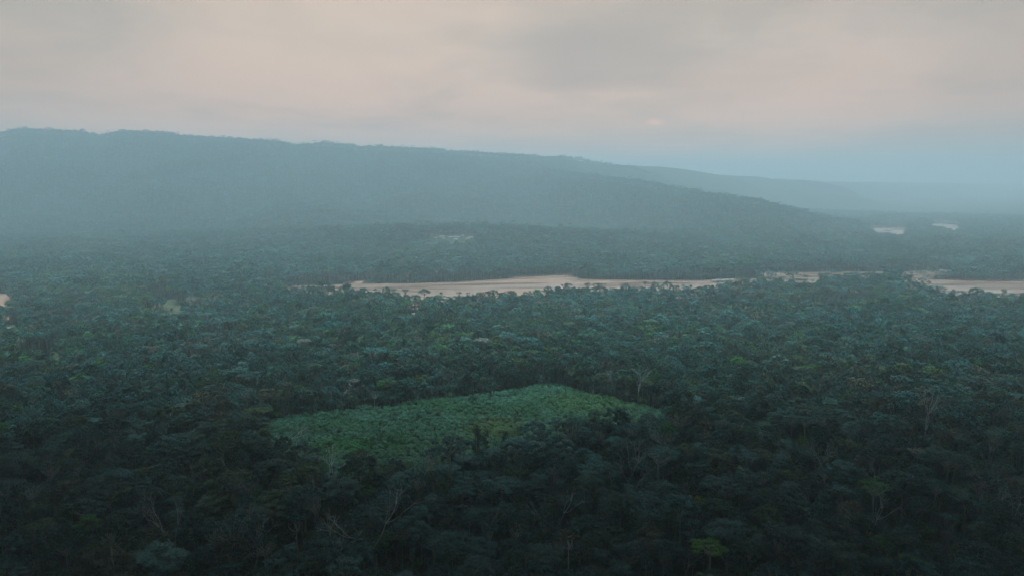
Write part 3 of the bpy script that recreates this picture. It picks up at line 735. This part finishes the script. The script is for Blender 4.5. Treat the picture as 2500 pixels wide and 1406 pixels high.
def add_thing(name, key, colour, x, y, z, rz, sx, sz, label, cat, group=None, bark_m=None):
    P = PROTO[key]
    e = bpy.data.objects.new(name, None); COL.objects.link(e)
    e.empty_display_size = 1
    e.location = (x, y, z); e.rotation_euler = (0, 0, rz); e.scale = (sx, sx, sz)
    tag(e, label, cat, group)
    t = bpy.data.objects.new('culms' if P['kind'] == 'bamboo' else 'trunk', P['trunk']); COL.objects.link(t); t.parent = e
    if P['kind'] == 'bare' or bark_m:
        t.material_slots[0].link = 'OBJECT'; t.material_slots[0].material = bark_m or BARK_W
    if 'crown' in P:
        c_ = bpy.data.objects.new({'bamboo': 'foliage', 'palm': 'fronds'}.get(P['kind'], 'crown'), P['crown']); COL.objects.link(c_); c_.parent = e
        c_.material_slots[0].link = 'OBJECT'; c_.material_slots[0].material = FOL[colour]
    return e
lm_xy = []; lm_info = []; lm_vis = []
for (px, py, key, colour, s, hf, label, name, cat, short) in LM:
    P = PROTO[key]
    hs = s ** 0.5 * hf if P['kind'] not in ('column',) else s * hf
    zc = P['H'] * hs - {'umbrella': 2, 'column': 6, 'bamboo': 5, 'bare': 4, 'palm': 1.5}.get(P['kind'], P['R'] * 0.4 * s)
    x, y = unproj(px, py, zc); gz = float(height(x, y))
    x, y = unproj(px, py, zc + gz); gz = float(height(x, y))
    add_thing(name, key, colour, x, y, gz, random.uniform(0, 6.28), s, hs, label, cat,
              group='bleached dead trees' if name == 'dead_tree' else None, bark_m=BARK_W if s > 0 and P['kind'] in ('umbrella', 'sparse', 'slender') and py > 900 else None)
    lm_xy.append((x, y, P['R'] * s * (0.9 if P['kind'] not in ('column', 'bare') else 0.6)))
    lm_info.append((px, py, short))
    lm_vis.append((P['H'] * hs * ({'umbrella': 0.45, 'sparse': 0.45, 'slender': 0.4, 'bare': 0.4, 'bamboo': 0.25, 'column': 0.3, 'palm': 0.6}.get(P['kind'], 0.55) if y < 560 else 0.85), P['R'] * s * (0.8 if y < 560 else 0.5)))
lm_arr = np.array(lm_xy)

# ---------------------------------------------------------------- forest scatter
def zone_pts(s, d0, d1, seed, jit=0.46, amax=41.0):
    rg = np.random.default_rng(seed)
    xm = d1 * math.tan(R(amax)) + 30
    gx, gy = np.meshgrid(np.arange(-xm, xm, s), np.arange(max(60, d0 * 0.7), d1 + s, s * 0.9))
    gx[1::2] += s / 2
    x = (gx + rg.uniform(-jit, jit, gx.shape) * s).ravel(); y = (gy + rg.uniform(-jit, jit, gy.shape) * s).ravel()
    d = np.hypot(x, y)
    k = (d >= d0) & (d < d1) & (np.abs(x) < y * math.tan(R(amax)) + 25)
    return x[k], y[k]
def free(x, y, pad=0.0, near=True):
    ok = np.ones(len(x), bool)
    polys = WATER + [sand_left, bank_stream, meadow] + clear + ([field] if near else [])
    for p in polys: ok &= ~(inwarp(x, y, p) if p is field else inpoly(x, y, p))
    wv = (fbm(x, y, 45, 303, 3) - 0.5) * 0.9
    ok &= np.hypot((x - VX) / 64, (y - (VY - 25)) / 75) + wv > 1
    ok &= np.hypot((x - 345) / 32, (y - 1085) / 55) > 1
    if near:
        for lx, ly, lr in lm_arr:
            ok &= np.hypot(x - lx, y - ly) > (lr * 0.8 + 1.5 if ly < 600 else lr * 0.45)
    return ok
TARGETS = [(x_, y_, float(height(x_, y_)) + z_, w_) for (x_, y_, _r), (z_, w_) in zip(lm_xy, lm_vis)]
def h_limit(x, y, z):
    """regrowth in front of the trees and houses that stand clear in the photo stays low enough to see them"""
    lim = np.full(len(x), 99.0)
    for tx, ty, tz, tw in TARGETS:
        d = math.hypot(tx, ty); ux, uy = tx / d, ty / d
        al = (tx - x) * ux + (ty - y) * uy; ac = np.abs((tx - x) * uy - (ty - y) * ux)
        los = tz + np.maximum(al, 0) * (CAMZ - tz) / d - z
        lim = np.where((al > 1) & (al < 160) & (ac < tw + 2.5), np.minimum(lim, los), lim)
    return lim

rg = np.random.default_rng(3)
PTS, ROT, SCL, IDX, META = [], [], [], [], []
def colour_pick(x, y, n, rg):
    """kinds of tree come in loose patches across the land"""
    a_ = fbm(x, y, 90, 61, 3); b__ = fbm(x, y, 140, 71, 3); r = rg.random(n)
    pw = np.stack([0.34 + (0.5 - a_) * 1.6, 0.26 + (b__ - 0.5) * 1.4, 0.24 + (a_ - 0.5) * 1.2, 0.10 + (0.5 - b__) * 0.6, np.full(n, 0.025), 0.045 + np.clip(a_ - 0.55, 0, 1) * 0.8], 1)
    pw = np.clip(pw, 0.01, None); pw /= pw.sum(1)[:, None]
    return (r[:, None] > np.cumsum(pw, 1)).sum(1).clip(0, 5)
def plant(x, y, lod, hmul=1.0, rmul=1.0, kinds=None, thing_ok=False, seed=0, limit=True):
    rg = np.random.default_rng(seed + 50)
    n = len(x); z = height(x, y)
    ch = fbm(x, y, 70, 81, 3)
    hf = (0.72 + 0.5 * ch) * rg.normal(1.0, 0.15, n).clip(0.68, 1.4) * hmul
    rf = rg.normal(1.0, 0.28, n).clip(0.5, 1.8) * rmul
    em = rg.random(n) < 0.06; hf = np.where(em, hf * 1.25, hf); rf = np.where(em, rf * 1.3, rf)
    lim = h_limit(x, y, z) / 21.0 if limit else np.full(n, 9.0)
    rf = np.where(lim < hf, rf * np.clip(lim / hf, 0.35, 1), rf); hf = np.minimum(hf, np.maximum(lim, 0.14))
    col = colour_pick(x, y, n, rg)
    rz = rg.random(n) * 6.28
    tilt = rg.normal(0, 0.035, (n, 2))
    for q in range(n):
        if lod == 'hi':
            r = rg.random()
            nm = kinds[int(r * len(kinds))]
            c_ = COLS[col[q]]
            if ('hi', nm, c_) not in LIB: c_ = COLS[col[q] % 4]
            key = ('hi', nm, c_)
            if nm.startswith('bare'): key = ('hi', nm, 'white'); c_ = 'white'
        elif lod == 'mid':
            t = [0, 1, 2, 3, 4, 0, 1, 4, 0, 1, 4, 5, 6, 6][int(rg.random() * 14)]; key = ('mid', t, COLS[col[q]]); nm = None; c_ = None
        else:
            key = ('low', int(rg.random() * 4), COLS[col[q]]); nm = None; c_ = None
        IDX.append(LIB[key]); META.append((nm, c_))
    PTS.append(np.stack([x, y, z], 1)); ROT.append(np.stack([tilt[:, 0], tilt[:, 1], rz], 1)); SCL.append(np.stack([rf, rf, hf], 1))

kinds_hi = ['dome%d' % q for q in range(10)] * 3 + ['tier0', 'tier1', 'tier2'] * 4 + ['umbrella0', 'umbrella1', 'umbrella2'] * 2 + ['slender0', 'slender1'] * 4 + ['sparse0', 'sparse1'] * 5 + ['palm0', 'palm1'] * 2 + ['bare0', 'column0']
# pale-stemmed trees that stand up out of the near canopy
rf_ = np.random.default_rng(909); fpts = []
for _ in range(900):
    px, py = rf_.uniform(20, 2480), 1010 + 380 * rf_.random() ** 0.8
    q = unproj(px, py, 17.0)
    if inwarp(np.array([q[0]]), np.array([q[1]]), field, 14)[0] or any(math.hypot(q[0] - t_[0], q[1] - t_[1]) < 15 for t_ in fpts + [(a_[0], a_[1]) for a_ in lm_xy]): continue
    fpts.append(q)
    if len(fpts) >= 64: break
for px, py in [(700, 1022), (765, 1008), (830, 1001), (950, 990), (1100, 972), (1195, 955), (1205, 952), (1215, 953), (1330, 941), (1500, 975), (1560, 992)]:
    q = unproj(px, py, 0); fpts.append((q[0], q[1] + 4))
x, y = np.array(fpts).T
plant(x, y, 'hi', hmul=1.12, rmul=0.85, kinds=['slender0', 'slender1', 'sparse0', 'sparse1', 'bare0', 'bare2', 'bare3', 'umbrella0', 'umbrella1', 'slender0', 'sparse1', 'palm0'], thing_ok=True, seed=30, limit=False)
n_feat = len(x)
for q in range(n_feat): TARGETS.append((x[q], y[q], PTS[-1][q, 2] + 9.5, 2.5))
lm_arr = np.vstack([lm_arr, np.stack([x, y, np.full(n_feat, 2.5)], 1)])
HOUSES = [unproj(1008, 765, 4), unproj(23, 799, 4)]
for hx, hy in HOUSES: TARGETS.append((hx, hy, 2.2, 2.5))
for q in range(9): TARGETS.append((VX - 45 + q * 11, VY - 12, float(height(VX - 45 + q * 11, VY - 12)) + 1, 9))
for px in range(1742, 1790, 9): hx, hy = unproj(px, 682, 3); TARGETS.append((hx, hy, 2, 8))
x, y = zone_pts(8.2, 190, 480, 11); k = free(x, y); x, y = x[k], y[k]
plant(x, y, 'hi', kinds=kinds_hi, thing_ok=True, seed=1)
n_main = len(x) + n_feat
# lower trees filling in under the canopy
x, y = zone_pts(7.4, 190, 480, 12); k = free(x, y); x, y = x[k], y[k]
plant(x, y, 'hi', hmul=0.62, rmul=0.62, kinds=['dome0', 'dome2', 'dome4', 'dome5', 'tier0', 'palm0', 'palm1', 'column0'], seed=2)
x, y = zone_pts(7.6, 480, 1130, 13); k = free(x, y); x, y = x[k], y[k]
plant(x, y, 'mid', rmul=0.82, hmul=0.97, seed=3)
x, y = zone_pts(10.5, 480, 1000, 14); k = free(x, y); x, y = x[k], y[k]
plant(x, y, 'mid', hmul=0.6, rmul=0.65, seed=4)
def edge_band(x, y, polys, r):
    near_ = np.zeros(len(x), bool); ins = np.zeros(len(x), bool)
    for p in polys:
        ins |= inpoly(x, y, p)
        for a_ in np.arange(0, 6.28, 0.785): near_ |= inpoly(x + math.cos(a_) * r, y + math.sin(a_) * r, p)
    return near_ & ~ins
x, y = zone_pts(4.2, 300, 640, 21); k = edge_band(x, y, [field], 9) & free(x, y); x, y = x[k], y[k]
plant(x, y, 'mid', hmul=0.33, rmul=0.48, seed=21)
x, y = zone_pts(6.0, 330, 640, 22); k = edge_band(x, y, [field], 14) & free(x, y); x, y = x[k], y[k]
plant(x, y, 'mid', hmul=0.55, rmul=0.55, seed=22)
x, y = zone_pts(5.5, 850, 1700, 23); k = edge_band(x, y, [river_main, river_right, channel], 12) & free(x, y); x, y = x[k], y[k]
plant(x, y, 'low', hmul=0.34, rmul=0.6, seed=23)
x, y = zone_pts(9.2, 1130, 2000, 15); k = free(x, y, near=False); x, y = x[k], y[k]
plant(x, y, 'low', hmul=0.95, rmul=0.88, seed=5)
x, y = zone_pts(12.0, 2000, 3700, 16); k = free(x, y, near=False) & (y < np.interp(1250 + FPX * x / y / math.cos(PITCH), [0, 600, 1250, 1750, 2100, 2500], [3000, 3150, 3500, 4000, 4000, 3600])); x, y = x[k], y[k]
plant(x, y, 'low', hmul=0.9, rmul=1.1, seed=6)

PTS = np.vstack(PTS); ROT = np.vstack(ROT); SCL = np.vstack(SCL); IDX = np.array(IDX)
# drop what the ridge hides for good (behind the crest) is already left out; choose the trees that show largest as things
u, v = proj(PTS[:, 0], PTS[:, 1], PTS[:, 2] + 17 * SCL[:, 2])
dist = np.hypot(PTS[:, 0], PTS[:, 1])
size = SCL[:, 0] / dist
inside = (u > -10) & (u < 2510) & (v < 1425) & (v > 0) & (np.arange(len(u)) < n_main)
kind_of = np.array([PROTO[m[0]]['kind'] if m[0] else '' for m in META])
quota = {'dome': 230, 'tier': 0, 'umbrella': 34, 'slender': 55, 'sparse': 45, 'palm': 16, 'bare': 24, 'column': 6}
is_thing = np.zeros(len(u), bool)
for kd, qn in quota.items():
    m = inside & ((kind_of == kd) | ((kind_of == 'tier') if kd == 'dome' else False))
    ids = np.where(m)[0]; ids = ids[np.argsort(-size[ids] - 1.0 * (ids < n_feat))][:qn]
    is_thing[ids] = True
NAMES = {'dome': ('rainforest_tree', 'tree', 'domed'), 'tier': ('rainforest_tree', 'tree', 'layered'), 'umbrella': ('umbrella_tree', 'tree', 'flat-topped'),
         'slender': ('slender_tree', 'tree', 'slim'), 'sparse': ('sparse_tree', 'tree', 'open-crowned'), 'palm': ('palm_tree', 'palm', ''),
         'bare': ('dead_tree', 'dead tree', 'leafless'), 'column': ('vine_column', 'vine-covered tree', 'vine-draped')}
GROUPS = {'dome': 'broadleaf trees of the near forest', 'tier': 'broadleaf trees of the near forest', 'umbrella': 'flat-topped trees of the near forest',
          'slender': 'slim trees of the near forest', 'sparse': 'open-crowned trees of the near forest', 'palm': 'palms in the near forest',
          'bare': 'bleached dead trees', 'column': 'vine-covered trees'}
# each label: colour, shape, and its rank among its like on one side of a landmark tree
marks = [(p[0], p[1], p[2]) for p in lm_info if p[2] and p[1] > 1000]
ORD = ['nearest', 'second nearest', 'third nearest', 'fourth nearest', 'fifth nearest', 'sixth nearest', 'seventh nearest', 'eighth nearest', 'ninth nearest', 'tenth nearest'] + ['%dth nearest' % q for q in range(11, 40)]
buckets = {}
for q in np.where(is_thing)[0]:
    dd = [math.hypot(u[q] - m[0], v[q] - m[1]) for m in marks]; mi = int(np.argmin(dd)); mk = marks[mi]
    dx, dy = u[q] - mk[0], v[q] - mk[1]
    side = ('right of' if dx > 0 else 'left of') if abs(dx) > abs(dy) else ('below' if dy > 0 else 'above')
    kd = kind_of[q]; nm, cat, shape = NAMES[kd]
    buckets.setdefault((nm, META[q][1], shape, side, mk[2]), []).append((dd[mi], q))
for (nm, c_, shape, side, mk), L in buckets.items():
    L.sort()
    for r_, (_, q) in enumerate(L):
        kd = kind_of[q]; cat = NAMES[kd][1]
        noun = {'palm': 'palm', 'bare': 'tree', 'column': 'tree'}.get(kd, 'tree')
        cn = c_.replace(' ', '-')
        if len(L) == 1: lab = f"{cn} {shape} {noun} just {side} {mk}"
        else: lab = f"{cn} {shape} {noun}, {ORD[r_]} such one {side} {mk}"
        lab = ' '.join(lab.split())
        e = add_thing(nm, META[q][0], c_, *map(float, PTS[q]), float(ROT[q, 2]), float(SCL[q, 0]), float(SCL[q, 2]), lab, cat, GROUPS[kd])
        e.rotation_euler = tuple(map(float, ROT[q]))
kp = ~is_thing
scatter('rainforest', PTS[kp], ROT[kp], SCL[kp], IDX[kp], lib, 'dense dark rainforest canopy rolling from the near slope to the hazy ridge')
print('trees', len(PTS), 'things', is_thing.sum(), 'lib', len(LIB))

# ---------------------------------------------------------------- the plantation: low leafy shrubs nobody could count
def crop_mat():
    m, t, b = newmat('crop_leaves')
    g = t.nodes.new('ShaderNodeNewGeometry'); oi = t.nodes.new('ShaderNodeObjectInfo')
    n = t.nodes.new('ShaderNodeTexNoise'); n.inputs['Scale'].default_value = 0.02; n.inputs['Detail'].default_value = 4
    t.links.new(g.outputs['Position'], n.inputs['Vector'])
    col = MIX(oi.outputs['Random'], (0.055, 0.185, 0.105), (0.120, 0.330, 0.185), t)
    col = MIX(SM(n.outputs['Fac'], 0.47, 0.62, t), col, (0.075, 0.240, 0.100), t)
    sp = t.nodes.new('ShaderNodeSeparateXYZ'); t.links.new(g.outputs['Position'], sp.inputs[0])
    def spot(cx, cy, rx, ry, colr, k):
        dx = M('DIVIDE', M('SUBTRACT', sp.outputs[0], cx, tree=t), rx, tree=t); dy = M('DIVIDE', M('SUBTRACT', sp.outputs[1], cy, tree=t), ry, tree=t)
        d = M('SQRT', M('ADD', M('MULTIPLY', dx, dx, tree=t), M('MULTIPLY', dy, dy, tree=t), tree=t), tree=t)
        d = M('ADD', d, M('MULTIPLY', M('SUBTRACT', n.outputs['Fac'], 0.5, tree=t), 1.6, tree=t), tree=t)
        return MIX(M('MULTIPLY', M('SUBTRACT', 1.0, SM(d, 0.3, 1.1, t), tree=t), k, tree=t), col, colr, t)
    cx, cy_ = unproj(1215, 1045, 2); col = spot(cx, cy_, 26, 22, (0.190, 0.260, 0.050), 0.6)     # yellowing strip
    cx, cy_ = unproj(850, 1090, 2); col = spot(cx, cy_, 24, 16, (0.040, 0.260, 0.040), 0.85)      # fresh green patch
    cx, cy_ = unproj(1440, 985, 2); col = spot(cx, cy_, 50, 30, (0.120, 0.270, 0.075), 0.7)
    cx, cy_ = unproj(1090, 1085, 2); col = spot(cx, cy_, 20, 14, (0.150, 0.250, 0.050), 0.5)
    ri = t.nodes.new('ShaderNodeMath'); ri.operation = 'MULTIPLY_ADD'; t.links.new(g.outputs['Random Per Island'], ri.inputs[0]); ri.inputs[1].default_value = 0.7; ri.inputs[2].default_value = 0.65
    vm = t.nodes.new('ShaderNodeVectorMath'); vm.operation = 'SCALE'; t.links.new(col, vm.inputs[0]); t.links.new(ri.outputs[0], vm.inputs['Scale'])
    t.links.new(vm.outputs[0], b.inputs['Base Color']); b.inputs['Roughness'].default_value = 0.55; b.inputs['Specular IOR Level'].default_value = 0.3
    return m
CROP = crop_mat()
clib = bpy.data.collections.new('crop_library')
for q in range(3):
    rg = np.random.default_rng(1200 + q)
    C = [[0, 0, 1.9]] + [[math.cos(a_) * 0.75, math.sin(a_) * 0.75, 1.5 + rg.random() * 0.5] for a_ in np.arange(0, 6.2, 1.25)]
    cr = leaves(rg, C, [0.8] + [0.62] * (len(C) - 1), 90, 0.62, flat=0.7, up=0.8, asp=0.5)
    st = tube([[0, 0, -0.3], [0, 0, 1.6]], [0.06, 0.04], 4)
    v_, f_ = join([cr, st]); mi = np.r_[np.zeros(len(cr[1])), np.ones(len(st[1]))]
    o = bpy.data.objects.new('c%d' % q, arr_mesh('shrub', v_, f_, [CROP, BARK], mi)); clib.objects.link(o)
fa = np.array(field); x0, y0 = fa.min(0); x1, y1 = fa.max(0)
s = 2.7
gx, gy = np.meshgrid(np.arange(x0, x1, s), np.arange(y0, y1, s * 0.95))
rg = np.random.default_rng(77)
fx = (gx + rg.uniform(-.42, .42, gx.shape) * s).ravel(); fy = (gy + rg.uniform(-.42, .42, gy.shape) * s).ravel()
k = inwarp(fx, fy, field) & (rg.random(len(fx)) < 0.97)
fx, fy = fx[k], fy[k]; n = len(fx)
hh = (0.5 + 1.3 * fbm(fx, fy, 12, 91, 3)) * rg.uniform(0.7, 1.35, n) + 0.25 * (fbm(fx, fy, 40, 95, 2))
scatter('crop_shrubs', np.stack([fx, fy, height(fx, fy)], 1), np.stack([np.zeros(n), np.zeros(n), rg.random(n) * 6.28], 1),
        np.stack([rg.uniform(0.9, 1.9, n)] * 2 + [hh], 1), rg.integers(0, 3, n), clib, 'dense leafy green plantation shrubs filling the lighter clearing')
print('crop', n)

# ---------------------------------------------------------------- buildings
def solid(name, cr, rough=0.6):
    m, t, b = noisy(name, tuple(v * 0.85 for v in cr), cr, 0.6, rough=rough, spec=0.3); return m
ROOF_M = solid('metal_roof', (0.33, 0.30, 0.26), 0.9); WALL_M = solid('painted_wall', (0.62, 0.60, 0.55)); DOOR_M = solid('dark_wood', (0.10, 0.08, 0.06))
def box(x0, x1, y0, y1, z0, z1):
    v = np.array([[x, y, z] for z in (z0, z1) for y in (y0, y1) for x in (x0, x1)], float)
    f = np.array([[0, 2, 3, 1], [4, 5, 7, 6], [0, 1, 5, 4], [2, 6, 7, 3], [0, 4, 6, 2], [1, 3, 7, 5]])
    return v, f
def house(x, y, rz, L, W, Hh, label, z=None, group=None, name='house'):
    gz = float(height(x, y)) if z is None else z
    e = bpy.data.objects.new(name, None); COL.objects.link(e); e.location = (x, y, gz); e.rotation_euler = (0, 0, rz); tag(e, label, 'house', group)
    v, f = box(-L / 2, L / 2, -W / 2, W / 2, -1.0, Hh)
    gv = np.array([[s_ * L / 2, -W / 2, Hh] for s_ in (-1, 1)] + [[s_ * L / 2, W / 2, Hh] for s_ in (-1, 1)] + [[-L / 2, 0, Hh + W * 0.28], [L / 2, 0, Hh + W * 0.28]])
    vv, ff = join([(v, f), (gv, np.array([[0, 4, 2, 2], [1, 3, 5, 5]]))])
    me = bpy.data.meshes.new('wall'); me.from_pydata([tuple(p) for p in vv], [], [tuple(dict.fromkeys(map(int, q))) for q in ff]); me.materials.append(WALL_M); link('wall', me, e)
    ov = 0.6; t_ = 0.12; parts = []
    for s_ in (-1, 1):
        rz_ = Hh + W * 0.28; ez = Hh - ov * 0.56
        a = np.array([[-L / 2 - ov, 0, rz_], [L / 2 + ov, 0, rz_], [L / 2 + ov, s_ * (W / 2 + ov), ez], [-L / 2 - ov, s_ * (W / 2 + ov), ez]])
        vv = np.vstack([a + [0, 0, 0.02], a + [0, 0, 0.02 + t_]])
        parts.append((vv, np.array([[0, 1, 2, 3], [7, 6, 5, 4], [0, 4, 5, 1], [1, 5, 6, 2], [2, 6, 7, 3], [3, 7, 4, 0]])))
    v, f = join(parts); link('roof', arr_mesh('roof', v, f, [ROOF_M]), e)
    v, f = box(-0.5, 0.5, -W / 2 - 0.06, -W / 2 + 0.02, 0, 2.1); link('door', arr_mesh('door', v, f, [DOOR_M]), e)
    for wx in (-L * 0.3, L * 0.3):
        v, f = box(wx - 0.6, wx + 0.6, -W / 2 - 0.05, -W / 2 + 0.02, 0.9, 1.9); link('window', arr_mesh('window', v, f, [DOOR_M]), e)
    return e
hx, hy = unproj(1008, 765, 4); house(hx, hy, 0.2, 7, 5, 3, 'small white-roofed house alone in the forest just above the middle')
hx, hy = unproj(23, 799, 4); house(hx, hy, -0.2, 7, 5, 3, 'small white-roofed house at the left edge of the photo')
rg = np.random.default_rng(5)
VL = [(1064, 'westernmost'), (1075, ''), (1086, ''), (1098, ''), (1108, ''), (1119, ''), (1130, ''), (1140, ''), (1152, '')]
WORD_N = ['first', 'second', 'third', 'fourth', 'fifth', 'sixth', 'seventh', 'eighth', 'ninth']
for q, (px, _) in enumerate(VL):
    hy = VY + [0, 18, -8, 5, -14, 9, 22, -9, 3][q]; hx = unproj(px + [0, 4, -3, 2, 4, -4, 0, 3, -2][q], 581, 30.0)[0] * hy / VY
    house(hx, hy, rg.normal() * 0.15, [7, 12, 6, 10, 8, 13, 6, 9, 11][q], 5.5, 3.0, f'pale-roofed village house under the hazy ridge, {WORD_N[q]} of the row from the left', group='village houses under the ridge')
for q, (px, py) in enumerate([(1742, 683), (1752, 682), (1764, 682), (1775, 681), (1784, 681)]):
    hx, hy = unproj(px, py, 5.0)
    house(hx, hy, rg.normal() * 0.3, [8, 6, 9, 7, 8][q], 6, 3, f'white-roofed riverside house at the river bend, {WORD_N[q]} of five from the left', z=0.5, group='riverside houses at the bend')

# ---------------------------------------------------------------- unseen slab added overhead to shade the near slope
nx, ny = 60, 50
cgx, cgy = np.meshgrid(np.linspace(-2400, 2400, nx), np.linspace(-1500, SHADE_Y, ny))
edge = np.minimum(np.minimum((cgx + 2400) / 500, (2400 - cgx) / 500), np.minimum((cgy + 1500) / 500, (SHADE_Y - cgy) / 260)).clip(0, 1)
edge = np.sqrt(edge)
cnz = fbm(cgx, cgy, 420, 201, 4)
zt = SHADE_Z + 60 + edge * (90 + 160 * cnz); zb = SHADE_Z + 60 - edge * (30 + 60 * fbm(cgx, cgy, 300, 211, 4))
cgy2 = cgy + (fbm(cgx, cgy, 500, 221, 3) - 0.5) * 160
cv = np.vstack([np.stack([cgx.ravel(), cgy2.ravel(), zt.ravel()], 1), np.stack([cgx.ravel(), cgy2.ravel(), zb.ravel()], 1)])
ci_, cj_ = np.meshgrid(np.arange(ny - 1), np.arange(nx - 1), indexing='ij'); a = (ci_ * nx + cj_).ravel(); nn = nx * ny
cf = [np.stack([a, a + 1, a + nx + 1, a + nx], 1), np.stack([a, a + nx, a + nx + 1, a + 1], 1) + nn]
ring = np.r_[np.arange(nx), np.arange(1, ny) * nx + nx - 1, (ny - 1) * nx + np.arange(nx - 2, -1, -1), np.arange(ny - 2, 0, -1) * nx]
r2 = np.roll(ring, -1); cf.append(np.stack([ring, ring + nn, r2 + nn, r2], 1))
shade_slab = link('shade_slab', arr_mesh('shade_slab', cv, np.vstack(cf), [noisy('shade_slab_grey', (0.55, 0.57, 0.60), (0.7, 0.71, 0.73), 0.004)[0]], smooth=True))  # added out of view, only its shade on the foreground shows
tag(shade_slab, kind='structure')

# ---------------------------------------------------------------- haze
v, f = box(-44000, 44000, -44000, 44000, -12, HAZE_TOP)
hz = link('haze', arr_mesh('haze', v, f))
mh = bpy.data.materials.new('haze'); mh.use_nodes = True; t = mh.node_tree; t.nodes.clear()
pv = t.nodes.new('ShaderNodeVolumePrincipled'); mo = t.nodes.new('ShaderNodeOutputMaterial')
pv.inputs['Density Attribute'].default_value = ''
pv.inputs['Density'].default_value = HAZE_DENSITY; pv.inputs['Color'].default_value = HAZE_COLOR + (1,); pv.inputs['Anisotropy'].default_value = HAZE_G
t.links.new(pv.outputs[0], mo.inputs['Volume']); hz.data.materials.append(mh)
tag(hz, 'blue-grey haze filling the valley air', kind='stuff')
